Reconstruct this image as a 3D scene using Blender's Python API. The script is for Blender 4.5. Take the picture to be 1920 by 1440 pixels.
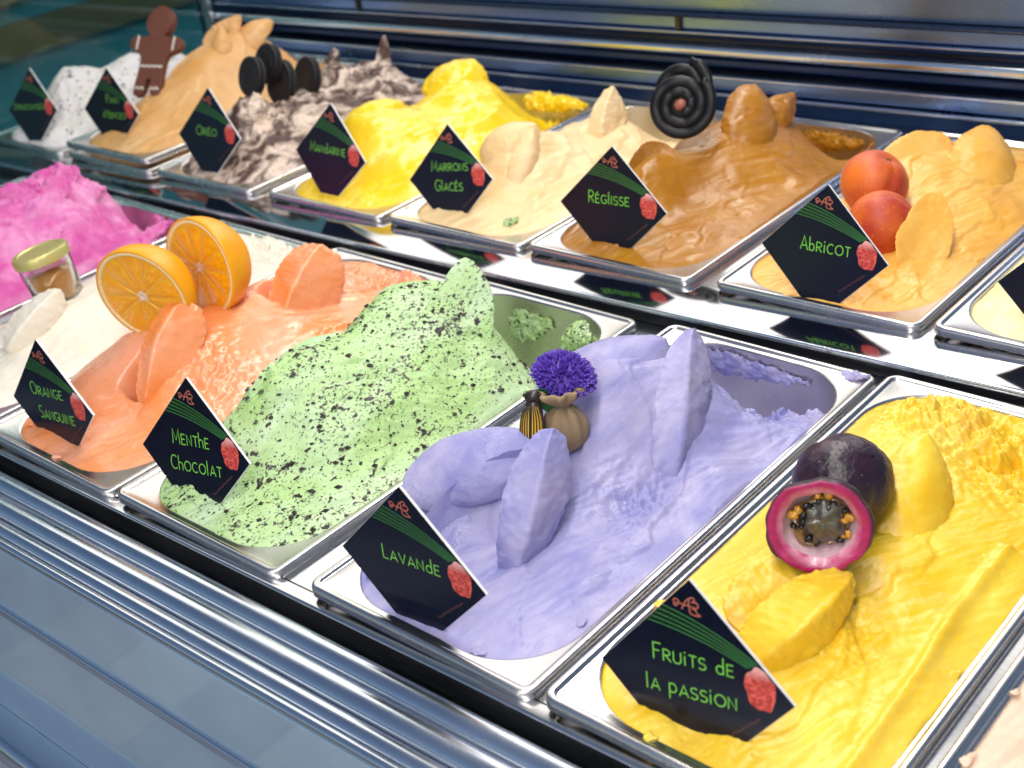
import bpy, bmesh, math, random
import numpy as np
from mathutils import Vector, Matrix, Euler
for o in list(bpy.data.objects): bpy.data.objects.remove(o)
scene = bpy.context.scene
col = scene.collection
random.seed(7)
RNG = np.random.RandomState(11)
R_ = math.radians
MM = 0.001

# ------------------------------------------------------------------ camera
CAM_X = Vector((0.74827859, 0.6485943, -0.13930032))      # image right
CAM_D = Vector((0.21751709, -0.43825824, -0.87213304))    # image down
CAM_F = Vector((-0.62671003, 0.62229828, -0.4690196))     # viewing direction
cam_d = bpy.data.cameras.new('camera')
cam = bpy.data.objects.new('camera', cam_d); col.objects.link(cam)
m = Matrix.Identity(4)
for r in range(3):
    m[r][0] = CAM_X[r]; m[r][1] = -CAM_D[r]; m[r][2] = -CAM_F[r]
m[0][3], m[1][3], m[2][3] = 0.53047575, -0.33940031, 0.43384912
cam.matrix_world = m
cam_d.sensor_width = 36; cam_d.lens = 2489.746 / 1920 * 36
cam_d.clip_start = 0.02; cam_d.clip_end = 200
cam_d.dof.use_dof = True; cam_d.dof.focus_distance = 0.80; cam_d.dof.aperture_fstop = 11
scene.camera = cam

# ------------------------------------------------------------------ world and lamps
world = bpy.data.worlds.new('World'); scene.world = world; world.use_nodes = True
nt = world.node_tree; bg = nt.nodes['Background']
sky = nt.nodes.new('ShaderNodeTexSky'); sky.sky_type = 'NISHITA'; sky.sun_disc = False
sky.sun_elevation = R_(48); sky.sun_rotation = R_(150)
nt.links.new(sky.outputs[0], bg.inputs[0]); bg.inputs[1].default_value = 0.095

def area(name, loc, target, sx, sy, power, color):
    d = bpy.data.lights.new(name, 'AREA'); d.shape = 'RECTANGLE'; d.size = sx; d.size_y = sy
    d.energy = power; d.color = color
    o = bpy.data.objects.new(name, d); col.objects.link(o)
    o.location = loc
    o.rotation_euler = (Vector(target) - Vector(loc)).to_track_quat('-Z', 'Y').to_euler()
    return o
area('canopy_lamp', (0.05, 0.30, 0.98), (-0.05, 0.25, 0), 2.5, 0.10, 25, (1.0, 0.94, 0.85))
area('back_reflection_panel', (-1.6, 2.2, 1.50), (0.1, 0.3, 0), 4.4, 1.7, 52, (1.0, 0.93, 0.82))  # unseen panel light added behind so the steel tops reflect white
area('street_side_fill', (0.6, -1.7, 1.05), (0.0, 0.15, 0.0), 1.1, 0.8, 13, (1.0, 0.97, 0.93))  # fill lamp added on the street side to brighten front faces

scene.view_settings.view_transform = 'Standard'
scene.view_settings.look = 'None'
scene.view_settings.exposure = -0.24
scene.view_settings.gamma = 1.0
scene.view_settings.use_curve_mapping = False
scene.render.engine = 'CYCLES'

# ------------------------------------------------------------------ helpers
def tag(o, label=None, cat=None, group=None, kind=None):
    if label: o['label'] = label
    if cat: o['category'] = cat
    if group: o['group'] = group
    if kind: o['kind'] = kind
    return o

def mesh_np(name, V, F, mat, parent=None, mtx=None, smooth=True):
    me = bpy.data.meshes.new(name)
    V = np.asarray(V, dtype=np.float32).reshape(-1, 3)
    if isinstance(F, np.ndarray):
        k = F.shape[1]
        me.vertices.add(len(V)); me.vertices.foreach_set('co', V.ravel())
        me.loops.add(F.size); me.loops.foreach_set('vertex_index', F.ravel().astype(np.int32))
        me.polygons.add(len(F))
        me.polygons.foreach_set('loop_start', np.arange(0, F.size, k, dtype=np.int32))
        me.polygons.foreach_set('loop_total', np.full(len(F), k, dtype=np.int32))
        me.update(calc_edges=True); me.validate()
    else:
        me.from_pydata([tuple(map(float, v)) for v in V], [], F); me.update()
    if smooth: me.polygons.foreach_set('use_smooth', [True] * len(me.polygons))
    if mat: me.materials.append(mat)
    o = bpy.data.objects.new(name, me); col.objects.link(o)
    if parent: o.parent = parent
    if mtx is not None: o.matrix_local = mtx
    return o

def empty(name, mtx=None):
    o = bpy.data.objects.new(name, None); col.objects.link(o); o.empty_display_size = 0.01
    if mtx is not None: o.matrix_world = mtx
    return o

class MB:
    """collects pieces of ONE part"""
    def __init__(self): self.V = []; self.F = []
    def add(self, V, F):
        n = len(self.V); self.V += [tuple(v) for v in V]; self.F += [tuple(i + n for i in f) for f in F]
        return self
    def box(self, x0, x1, y0, y1, z0, z1):
        V = [(x, y, z) for z in (z0, z1) for y in (y0, y1) for x in (x0, x1)]
        return self.add(V, [(0, 2, 3, 1), (4, 5, 7, 6), (0, 1, 5, 4), (2, 6, 7, 3), (0, 4, 6, 2), (1, 3, 7, 5)])
    def lathe(self, prof, n=40, warp=None, cap=True):
        V = []; F = []
        for i, (r, z) in enumerate(prof):
            for k in range(n):
                a = 2 * math.pi * k / n
                rr = r * (warp(a, i / (len(prof) - 1)) if warp else 1)
                V.append((rr * math.cos(a), rr * math.sin(a), z))
        for i in range(len(prof) - 1):
            for k in range(n):
                F.append((i * n + k, i * n + (k + 1) % n, (i + 1) * n + (k + 1) % n, (i + 1) * n + k))
        if cap:
            F.append(tuple(range(n - 1, -1, -1))); F.append(tuple((len(prof) - 1) * n + k for k in range(n)))
        return self.add(V, F)
    def tube(self, pts, rad, n=10, cap=True):
        pts = [Vector(p) for p in pts]; V = []; F = []
        rads = rad if hasattr(rad, '__len__') else [rad] * len(pts)
        up = Vector((0, 0, 1))
        for i, p in enumerate(pts):
            t = (pts[min(i + 1, len(pts) - 1)] - pts[max(i - 1, 0)]).normalized()
            a = t.cross(up)
            if a.length < 1e-4: a = t.cross(Vector((1, 0, 0)))
            a.normalize(); b = t.cross(a)
            for k in range(n):
                th = 2 * math.pi * k / n
                V.append(p + (a * math.cos(th) + b * math.sin(th)) * rads[i])
        for i in range(len(pts) - 1):
            for k in range(n):
                F.append((i * n + k, i * n + (k + 1) % n, (i + 1) * n + (k + 1) % n, (i + 1) * n + k))
        if cap:
            F.append(tuple(range(n - 1, -1, -1))); F.append(tuple((len(pts) - 1) * n + k for k in range(n)))
        return self.add(V, F)
    def extrude_x(self, prof, x0, x1, closed=True):
        n = len(prof); V = [(x0, y, z) for y, z in prof] + [(x1, y, z) for y, z in prof]
        F = [(k, k + n, (k + 1) % n + n, (k + 1) % n) for k in range(n if closed else n - 1)]
        if closed: F += [tuple(range(n)), tuple(range(2 * n - 1, n - 1, -1))]
        return self.add(V, F)
    def build(self, name, mat, parent=None, mtx=None, smooth=False, scale=1.0):
        V = np.array(self.V, dtype=float) * scale
        o = mesh_np(name, V, [tuple(f) for f in self.F], mat, parent, mtx, smooth)
        bm = bmesh.new(); bm.from_mesh(o.data); bmesh.ops.recalc_face_normals(bm, faces=bm.faces); bm.to_mesh(o.data); bm.free()
        return o

def auto_smooth(o, ang=35):
    for p in o.data.polygons: p.use_smooth = True
    bm = bmesh.new(); bm.from_mesh(o.data)
    for e in bm.edges:
        if len(e.link_faces) == 2 and e.calc_face_angle(0) > R_(ang): e.smooth = False
    bm.to_mesh(o.data); bm.free()
    return o

# numpy noise -------------------------------------------------------
PERM = RNG.permutation(256); PERM = np.concatenate([PERM, PERM]); RV = RNG.rand(512) * 2 - 1
def vnoise(x, y, z):
    xi = np.floor(x).astype(int); yi = np.floor(y).astype(int); zi = np.floor(z).astype(int)
    fx, fy, fz = x - xi, y - yi, z - zi
    fx, fy, fz = [f * f * f * (f * (f * 6 - 15) + 10) for f in (fx, fy, fz)]
    def h(a, b, c): return RV[PERM[(PERM[(PERM[a & 255] + b) & 255] + c) & 255]]
    def L(a, b, t): return a + (b - a) * t
    c00 = L(h(xi, yi, zi), h(xi + 1, yi, zi), fx); c10 = L(h(xi, yi + 1, zi), h(xi + 1, yi + 1, zi), fx)
    c01 = L(h(xi, yi, zi + 1), h(xi + 1, yi, zi + 1), fx); c11 = L(h(xi, yi + 1, zi + 1), h(xi + 1, yi + 1, zi + 1), fx)
    return L(L(c00, c10, fy), L(c01, c11, fy), fz)
def fbm(x, y, z, oct=4, gain=0.5):
    s = 0; a = 1.0
    for i in range(oct):
        s = s + a * vnoise(x * 2 ** i + 17.3 * i, y * 2 ** i + 5.1 * i, z * 2 ** i + 9.7 * i); a *= gain
    return s

# ------------------------------------------------------------------ materials
def new_mat(name):
    mt = bpy.data.materials.new(name); mt.use_nodes = True
    return mt, mt.node_tree, mt.node_tree.nodes['Principled BSDF']
def N(nt, typ, **kw):
    n = nt.nodes.new(typ)
    for k, v in kw.items(): setattr(n, k, v)
    return n
def mixc(nt, fac, a, b):
    mx = N(nt, 'ShaderNodeMix', data_type='RGBA')
    if hasattr(fac, 'is_linked') or hasattr(fac, 'links'): nt.links.new(fac, mx.inputs[0])
    else: mx.inputs[0].default_value = fac
    for sock, v in ((mx.inputs[6], a), (mx.inputs[7], b)):
        if isinstance(v, (tuple, list)): sock.default_value = (*v[:3], 1)
        else: nt.links.new(v, sock)
    return mx.outputs[2]
def ramp(nt, inp, lo, hi):
    r = N(nt, 'ShaderNodeMapRange'); r.inputs[1].default_value = lo; r.inputs[2].default_value = hi
    nt.links.new(inp, r.inputs[0]); return r.outputs[0]
def noise(nt, scale, detail=4, vec=None, rough=0.5, dist=0.0):
    n = N(nt, 'ShaderNodeTexNoise'); n.inputs['Scale'].default_value = scale
    n.inputs['Detail'].default_value = detail; n.inputs['Roughness'].default_value = rough
    n.inputs['Distortion'].default_value = dist
    if vec: nt.links.new(vec, n.inputs['Vector'])
    return n.outputs['Fac']
def objco(nt, scale=None):
    t = N(nt, 'ShaderNodeTexCoord')
    if scale is None: return t.outputs['Object']
    mp = N(nt, 'ShaderNodeMapping'); mp.inputs['Scale'].default_value = scale
    nt.links.new(t.outputs['Object'], mp.inputs[0]); return mp.outputs[0]
def bump(nt, bs, h, strength=0.3, dist=0.001, prev=None):
    b = N(nt, 'ShaderNodeBump'); b.inputs['Strength'].default_value = strength; b.inputs['Distance'].default_value = dist
    nt.links.new(h, b.inputs['Height'])
    if prev: nt.links.new(prev, b.inputs['Normal'])
    nt.links.new(b.outputs[0], bs.inputs['Normal']); return b.outputs[0]

def simple(name, c, rough=0.5, metal=0.0, var=0.12, vs=80, bs_=0.0, bscale=400, spec=None, coat=0.0):
    mt, nt, b = new_mat(name); co = objco(nt)
    f = noise(nt, vs, 3, co)
    c2 = tuple(x * (1 - var * 2) for x in c); c3 = tuple(min(1, x * (1 + var)) for x in c)
    nt.links.new(mixc(nt, f, c2, c3), b.inputs['Base Color'])
    b.inputs['Roughness'].default_value = rough; b.inputs['Metallic'].default_value = metal
    if spec is not None: b.inputs['Specular IOR Level'].default_value = spec
    b.inputs['Coat Weight'].default_value = coat
    if bs_: bump(nt, b, noise(nt, bscale, 3, co), bs_)
    return mt

def steel(name, c=(0.66, 0.66, 0.67), rough=0.16, streak=(2, 90, 90), bs_=0.05, spots=0.10):
    mt, nt, b = new_mat(name); b.inputs['Metallic'].default_value = 1
    co = objco(nt, streak); f = noise(nt, 6, 5, co)
    sm = noise(nt, 9, 5, objco(nt), 0.6)
    nt.links.new(mixc(nt, ramp(nt, sm, 0.35, 0.75), c, tuple(x * 0.90 for x in c)), b.inputs['Base Color'])
    mr = N(nt, 'ShaderNodeMapRange'); mr.inputs[1].default_value = 0.3; mr.inputs[2].default_value = 0.8
    mr.inputs[3].default_value = rough * 0.75; mr.inputs[4].default_value = rough * 1.5 + spots * 0.3
    nt.links.new(sm, mr.inputs[0]); nt.links.new(mr.outputs[0], b.inputs['Roughness'])
    if bs_: bump(nt, b, f, bs_, 0.0004)
    return mt

def gelato(name, c, c2, rough=0.42, sss=0.10, cscale=35, grain=0.25, flecks=None, streak=None, coat=0.0, cmin=0.35, cmax=0.7, frost=0.35, b2=0.18):
    """churned ice cream: two close colours in soft streaks, fine crystalline grain"""
    mt, nt, b = new_mat(name); co = objco(nt)
    v = objco(nt, streak or (1.0, 0.45, 1.0))
    f = ramp(nt, noise(nt, cscale, 5, v, 0.55, 0.8), cmin, cmax)
    colr = mixc(nt, f, c, c2)
    if frost:
        mk = N(nt, 'ShaderNodeMath', operation='MULTIPLY'); nt.links.new(ramp(nt, noise(nt, 22, 3, v), 0.50, 0.68), mk.inputs[0])
        nt.links.new(ramp(nt, noise(nt, 750, 3, co, 0.7), 0.44, 0.66), mk.inputs[1])
        m2 = N(nt, 'ShaderNodeMath', operation='MULTIPLY'); nt.links.new(mk.outputs[0], m2.inputs[0]); m2.inputs[1].default_value = frost
        colr = mixc(nt, m2.outputs[0], colr, tuple(0.45 + 0.5 * x for x in c2))
    if flecks:
        for (fc, sc, thr, w) in flecks:
            n1 = noise(nt, sc, 2, objco(nt, (1, 0.7, 1)), 0.6)
            cl = N(nt, 'ShaderNodeMath', operation='MULTIPLY_ADD'); nt.links.new(noise(nt, 34, 3, objco(nt, (1, 0.5, 1)), 0.6), cl.inputs[0]); cl.inputs[1].default_value = 0.30
            nt.links.new(n1, cl.inputs[2]); sb = N(nt, 'ShaderNodeMath', operation='SUBTRACT'); nt.links.new(cl.outputs[0], sb.inputs[0]); sb.inputs[1].default_value = 0.15; n1 = sb.outputs[0]
            colr = mixc(nt, ramp(nt, n1, thr, thr + w), colr, fc)
    nt.links.new(colr, b.inputs['Base Color'])
    rr = N(nt, 'ShaderNodeMapRange'); rr.inputs[1].default_value = 0.3; rr.inputs[2].default_value = 0.75
    rr.inputs[3].default_value = rough * 0.75; rr.inputs[4].default_value = min(1, rough * 1.45)
    nt.links.new(noise(nt, 55, 4, v), rr.inputs[0]); nt.links.new(rr.outputs[0], b.inputs['Roughness'])
    b.inputs['Subsurface Weight'].default_value = sss
    b.inputs['Subsurface Radius'].default_value = (0.9, 0.6, 0.45); b.inputs['Subsurface Scale'].default_value = 0.004
    b.inputs['Coat Weight'].default_value = coat; b.inputs['Coat Roughness'].default_value = 0.22
    p = bump(nt, b, noise(nt, 620, 5, co, 0.65), grain, 0.0010)
    bump(nt, b, noise(nt, 120, 4, objco(nt, (1.0, 0.25, 1.0)), 0.5, 0.6), b2, 0.003, p)
    return mt

M = {}
M['steel'] = steel('brushed_steel')
M['pan'] = steel('pan_steel', (0.72, 0.70, 0.68), 0.24, (30, 2, 60), 0.04)
M['mirror'] = steel('polished_steel', (0.58, 0.58, 0.62), 0.07, (1, 60, 60), 0.02, 0.02)
M['rail'] = steel('rail_steel', (0.74, 0.80, 0.88), 0.20, (0.6, 120, 120), 0.04, 0.05)
M['front'] = simple('panel_painted_reflection', (0.54, 0.72, 0.93), 0.08, 0.40, var=0.20, vs=9, coat=1.0)  # pale blue colour stands in for the bright reflection on the steel
M['door'] = steel('brushed_door_steel', (0.20, 0.32, 0.60), 0.30, (1, 60, 60), 0.05)
M['black'] = simple('black_trim_and_shade', (0.006, 0.007, 0.010), 0.25)  # trim colour; on the riser it stands in for a dark reflection
M['void'] = simple('dark_interior', (0.01, 0.011, 0.014), 0.6)
M['navy'] = simple('dark_blue_panel', (0.014, 0.035, 0.10), 0.20, 0.3)
M['board'] = simple('white_card_edge', (0.80, 0.80, 0.80), 0.5)
M['print'] = simple('black_card_print', (0.003, 0.005, 0.018), 0.24, var=0.3, spec=0.32)
M['green'] = simple('green_lettering', (0.20, 0.62, 0.06), 0.45)
M['green_line'] = simple('green_line_print', (0.07, 0.36, 0.08), 0.45)
M['green_fill'] = simple('dark_green_print', (0.002, 0.014, 0.006), 0.3)
M['script'] = simple('copper_script', (0.55, 0.15, 0.09), 0.45)
M['script_dim'] = simple('faint_copper_script', (0.16, 0.05, 0.04), 0.45)
def rose_mat():
    mt, nt, b = new_mat('rose_print'); co = objco(nt)
    n1 = noise(nt, 260, 3, co, 0.6, 1.5)
    c = mixc(nt, ramp(nt, n1, 0.35, 0.62), (0.34, 0.006, 0.006), (0.80, 0.13, 0.10))
    sp = N(nt, 'ShaderNodeSeparateXYZ'); nt.links.new(co, sp.inputs[0])
    c = mixc(nt, ramp(nt, sp.outputs[1], 0.004, 0.011), c, (0.90, 0.50, 0.46))
    nt.links.new(c, b.inputs['Base Color']); b.inputs['Roughness'].default_value = 0.4
    return mt
M['rose'] = rose_mat()

# ------------------------------------------------------------------ pavement in front of the counter (seen mirrored in the front panel)
pav = MB().box(-3.2, 3.2, -4.0, 0.6, -1.02, -0.96).build('pavement', simple('paving_joint', (0.15, 0.16, 0.18), 0.9)); tag(pav, kind='structure')
slab_m = [simple('paving_stone_%d' % i, c, 0.75, vs=9, bs_=0.3, bscale=60) for i, c in enumerate([(0.38, 0.41, 0.45), (0.30, 0.33, 0.38), (0.44, 0.46, 0.48), (0.38, 0.38, 0.41)])]
slab_me = []
for mt in slab_m:
    mb = MB(); mb.box(-0.098, 0.098, -0.141, 0.141, -0.02, 0.0)
    o = mb.build('paving_stone', mt, pav); slab_me.append(o.data); bpy.data.objects.remove(o)
for i in range(26):
    for j in range(11):
        o = bpy.data.objects.new('paving_stone', random.choice(slab_me)); col.objects.link(o); o.parent = pav
        o.location = (-2.6 + i * 0.2, -0.25 - j * 0.285 - (0.14 if i % 2 else 0), -0.946 + random.uniform(-.003, .003))

# ------------------------------------------------------------------ the counter
XL, XR = -1.105, 0.95
LOW = [('maroon', -0.908), ('pink', -0.730), ('white', -0.545), ('orange', -0.3674), ('menthe', -0.1937), ('lavande', 0.0), ('passion', 0.1721), ('peach', 0.3465)]
UP = [('stracciatella', -1.090), ('pain', -0.905), ('oreo', -0.7274), ('mandarine', -0.534), ('marrons', -0.3592), ('reglisse', -0.1875), ('abricot', -0.0003), ('vanilla', 0.1731)]
W, L = 165.0, 360.0
Y2, Z2 = 0.4146, 0.0094
case = empty('display_counter', Matrix.Translation((0, -0.07, -0.96)))
tag(case, 'stainless steel refrigerated counter holding two rows of ice cream pans', 'counter')
CI = Matrix.Translation((0, 0.07, 0.96))
def cpart(mb, name, mat, smooth_ang=None, parent=case):
    o = mb.build(name, mat, parent, CI if parent is case else None)
    if smooth_ang: auto_smooth(o, smooth_ang)
    return o
# cabinet body below the pans
cpart(MB().box(XL, XR, -0.060, 0.86, -0.96, -0.155), 'cabinet', M['void'])
cpart(MB().box(XL, XR, 0.83, 0.86, -0.154, -0.03), 'inner_back', M['void'])
def support(xs, y0, y1, z, name):
    """bars the pan flanges rest on, with open wells between"""
    edges = [XL] + [v for x in xs for v in (x + 0.007, x + 0.158)] + [XR]
    for k in range(0, len(edges), 2):
        if edges[k + 1] - edges[k] > 0.002:
            cpart(MB().box(edges[k], edges[k + 1], y0, y1, z - 0.02, z), name, M['steel'])
support([x for _, x in LOW], 0.0062, 0.352, -0.0085, 'support_bar')
support([x for _, x in UP], Y2 + 0.008, Y2 + 0.352, Z2 - 0.0085, 'support_bar')
def rounded_profile(y0, y1, z0, z1, r, n=6):
    P = []
    for cy, cz, a0 in ((y1 - r, z1 - r, 0), (y0 + r, z1 - r, 90), (y0 + r, z0 + r, 180), (y1 - r, z0 + r, 270)):
        for k in range(n + 1):
            a = R_(a0 + 90 * k / n); P.append((cy + r * math.cos(a), cz + r * math.sin(a)))
    return P
cpart(MB().extrude_x(rounded_profile(-0.0045, 0.006, -0.040, -0.0080, 0.0016), XL, XR), 'front_edge', M['steel'], 40)
cpart(MB().box(XL, XR, 0.3522, 0.369, -0.03, -0.0095), 'back_edge', M['steel'])
# step between the rows: mirror strip, bright lip, riser blackened in place of its dark reflection
cpart(MB().extrude_x(rounded_profile(0.3725, Y2 + 0.0078, -0.004, Z2 - 0.0072, 0.0010), XL, XR), 'step_top', M['mirror'], 40)
cpart(MB().extrude_x(rounded_profile(0.3685, 0.3723, -0.0005, Z2 - 0.0058, 0.0012), XL, XR), 'step_lip', M['rail'], 40)
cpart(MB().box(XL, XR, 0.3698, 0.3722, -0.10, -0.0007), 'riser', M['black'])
cpart(MB().box(XL, XR, Y2 + 0.3522, 0.80, -0.03, Z2 - 0.0095), 'back_ledge', M['steel'])
# air grille and rails in front
def rail_prof(y0, y1, zt, h, n=14):
    P = []
    for k in range(n + 1):
        t = k / n; a = math.pi * t
        P.append(((y0 + y1) / 2 + (y1 - y0) / 2 * math.cos(a), zt - h + h * math.sin(a) ** 0.9))
    return P + [(y0, zt - h - 0.02), (y1, zt - h - 0.02)]
cpart(MB().box(XL, XR, -0.0595, -0.0047, -0.10, -0.040), 'grille_well', M['black'])
for (y0, y1, zt) in ((-0.0297, -0.0142, -0.0085), (-0.0465, -0.0300, -0.0095), (-0.0597, -0.0470, -0.0115)):
    cpart(MB().extrude_x(rail_prof(y0, y1, zt, 0.0075), XL, XR), 'grille_rail', M['rail'], 60)
cpart(MB().tube([(XL, -0.0635, -0.0150), (XR, -0.0635, -0.0150)], 0.0033, 14), 'front_bead', M['rail'], 60)
cpart(MB().box(XL, XR, -0.0668, -0.0602, -0.0755, -0.0185), 'front_panel', M['front'])
cpart(MB().extrude_x(rounded_profile(-0.0700, -0.0602, -0.0835, -0.0757, 0.0020), XL, XR), 'panel_trim', M['rail'], 40)
cpart(MB().box(XL, XR, -0.0668, -0.0602, -0.205, -0.0837), 'front_panel', M['front'])
cpart(MB().extrude_x(rounded_profile(-0.094, -0.0602, -0.228, -0.2052, 0.008), XL, XR), 'bumper_rail', M['rail'], 40)
cpart(MB().box(XL, XR, -0.0668, -0.0602, -0.959, -0.229), 'front_panel', M['front'])
# back of the case: stack of rails and sliding door frames
def back_bar(z0, z1, y0, mat, name='back_rail', r=0.0022):
    cpart(MB().extrude_x(rounded_profile(y0, y0 + 0.02, z0, z1, r), XL, XR), name, mat, 40)
cpart(MB().box(XL - 0.1, XR, 0.846, 0.86, -0.03, 0.15), 'back_panel', M['navy'])
back_bar(-0.030, 0.0125, 0.803, M['navy'])
back_bar(0.0130, 0.0165, 0.800, M['rail'], r=0.0012)
back_bar(0.0180, 0.0310, 0.806, M['door'])
back_bar(0.0315, 0.0345, 0.801, M['rail'], r=0.0012)
back_bar(0.0390, 0.0470, 0.818, M['navy'])
back_bar(0.0535, 0.0640, 0.803, M['rail'], r=0.0045)
back_bar(0.0655, 0.0740, 0.824, M['navy'])
back_bar(0.0758, 0.0778, 0.806, M['rail'], r=0.0009)
back_bar(0.0785, 0.0925, 0.812, M['door'])
back_bar(0.0935, 0.0955, 0.804, M['black'], r=0.0009)
for xx in (-0.80, -0.30, 0.18):
    cpart(MB().box(xx, xx + 0.006, 0.8085, 0.8115, 0.0790, 0.0922), 'door_stop', M['black'])
cpart(MB().box(XL, XR, 0.820, 0.828, 0.0965, 0.150), 'sliding_door', M['door'])
# glass end wall and its corner post
def glass_mat(name, tint, rough=0.02):
    mt, nt, b = new_mat(name)
    nt.links.new(mixc(nt, noise(nt, 14, 2, objco(nt)), tint, tuple(min(1, x * 1.06) for x in tint)), b.inputs['Base Color'])
    b.inputs['Roughness'].default_value = rough; b.inputs['Transmission Weight'].default_value = 1; b.inputs['IOR'].default_value = 1.5
    return mt
M['glass'] = glass_mat('green_tinted_glass', (0.45, 0.72, 0.70))
cpart(MB().box(XL - 0.012, XL - 0.004, -0.05, 0.795, -0.01, 0.55), 'end_glass', M['glass'])
cpart(MB().box(XL - 0.014, XL + 0.004, 0.7955, 0.802, -0.03, 0.55), 'corner_post', simple('post_aluminium', (0.55, 0.60, 0.62), 0.3, 0.9))
# wall added behind the glass against the bright horizon; teal stands for glass reflections
wall = MB().box(-2.34, -2.30, -0.4, 3.0, -0.96, 1.3).build('wall', simple('teal_reflection_wall', (0.06, 0.30, 0.36), 0.6)); tag(wall, kind='structure')
for k in range(7):
    z0 = -0.16 + k * 0.115
    o = MB().box(-2.298, -2.27, -0.2, 2.9, z0, z0 + 0.07 + 0.02 * (k % 2)).build('board', simple('streak_board_%d' % k, [(0.14, 0.12, 0.06), (0.26, 0.22, 0.11), (0.03, 0.14, 0.16)][k % 3], 0.7), wall)  # teal boards carry the teal reflections of the glass as colour
#SECTION2

# ------------------------------------------------------------------ pans
def tray_matrix(x0, y0, z0, roll):
    T = Matrix.Translation((x0 + W / 2 * MM, y0, z0)) @ Matrix.Rotation(roll, 4, 'Y') @ Matrix.Translation((-W / 2 * MM, 0, 0))
    return T
TM = {}
for n, x in LOW: TM[n] = tray_matrix(x, 0.0, 0.0, R_(1.6))
for n, x in UP: TM[n] = tray_matrix(x, Y2, Z2, R_(1.1))
TM['pain'] = tray_matrix(-0.905, Y2, Z2 + 0.013, R_(1.1))

def rrect(x0, x1, y0, y1, r, k=10, s=6):
    """rounded rectangle, counter-clockwise, fixed sampling"""
    P = []
    C = [(x1 - r, y0 + r, -90), (x1 - r, y1 - r, 0), (x0 + r, y1 - r, 90), (x0 + r, y0 + r, 180)]
    for i, (cx, cy, a0) in enumerate(C):
        for j in range(k + 1):
            a = R_(a0 + 90 * j / k); P.append((cx + r * math.cos(a), cy + r * math.sin(a)))
        a = R_(a0 + 90); p0 = (cx + r * math.cos(a), cy + r * math.sin(a))
        nx, ny, na = C[(i + 1) % 4]; a = R_(na); p1 = (nx + r * math.cos(a), ny + r * math.sin(a))
        for j in range(1, s): P.append((p0[0] + (p1[0] - p0[0]) * j / s, p0[1] + (p1[1] - p0[1]) * j / s))
    return P
OX0, OX1, OY0, OY1, OR = 8.5, 156.5, 10.0, 350.0, 44.0
def loops_mesh(loops):
    n = len(loops[0][0]); V = [(x, y, z) for P, z in loops for x, y in P]; F = []
    for i in range(len(loops) - 1):
        for k in range(n): F.append((i * n + k, i * n + (k + 1) % n, (i + 1) * n + (k + 1) % n, (i + 1) * n + k))
    return V, F, n
def outer(d, r=9.0): return rrect(d, W - d, d, L - d, max(1.0, r - d))
def inner(d, r=OR): return rrect(OX0 + d, OX1 - d, OY0 + d, OY1 - d, r - d * 0.5)
FL_, BA_ = None, None
def make_pan_meshes():
    global FL_, BA_
    lo = [(outer(0.6), -7.0), (outer(0.0), -6.2), (outer(0.0), -2.4)]
    for k in range(1, 6):
        a = R_(90 * k / 5); lo.append((outer(2.4 - 2.4 * math.cos(a)), -2.4 + 2.4 * math.sin(a)))
    lo += [(outer(3.8), 0.0), (outer(4.8), -0.5), (outer(5.4), -1.3), (outer(6.2), -1.6), (inner(-1.6), -1.6), (inner(-0.6), -1.9), (inner(0.0), -2.6)]
    V, F, n = loops_mesh(lo); mb = MB(); mb.add(V, F); o = mb.build('flange', M['pan'], None, None, True, MM); FL_ = o.data; bpy.data.objects.remove(o)
    lo = [(inner(0.02), -2.65), (inner(0.6), -8), (inner(3), -40), (inner(5), -78), (inner(9), -86), (inner(20), -88)]
    V, F, n = loops_mesh(lo); F.append(tuple(len(V) - n + k for k in range(n)))
    mb = MB(); mb.add(V, F); o = mb.build('basin', M['pan'], None, None, True, MM); BA_ = o.data; bpy.data.objects.remove(o)
make_pan_meshes()
def add_pan(name_label, mtx, group='steel ice cream pans set in the counter'):
    e = empty('ice_cream_pan', mtx)
    for nm, me in (('flange', FL_), ('basin', BA_)):
        o = bpy.data.objects.new(nm, me); col.objects.link(o); o.parent = e
    return tag(e, name_label, 'pan', group)
FLAV = dict(maroon='dark maroon', pink='bright pink', white='creamy white', orange='blood orange', menthe='chocolate-chip mint', lavande='lavender purple',
            passion='passion fruit yellow', peach='pale peach', stracciatella='white speckled', pain='tall caramel-beige gingerbread', oreo='brown marbled cookie',
            mandarine='bright mandarin yellow', marrons='beige chestnut', reglisse='brown liquorice', abricot='golden apricot', vanilla='pale cream-yellow')
for n in FLAV: add_pan('steel pan holding the %s ice cream' % FLAV[n], TM[n])
add_pan('empty steel pan nested under the raised gingerbread ice cream pan', tray_matrix(-0.9055, Y2 - 0.0005, Z2, R_(1.1)))

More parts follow.
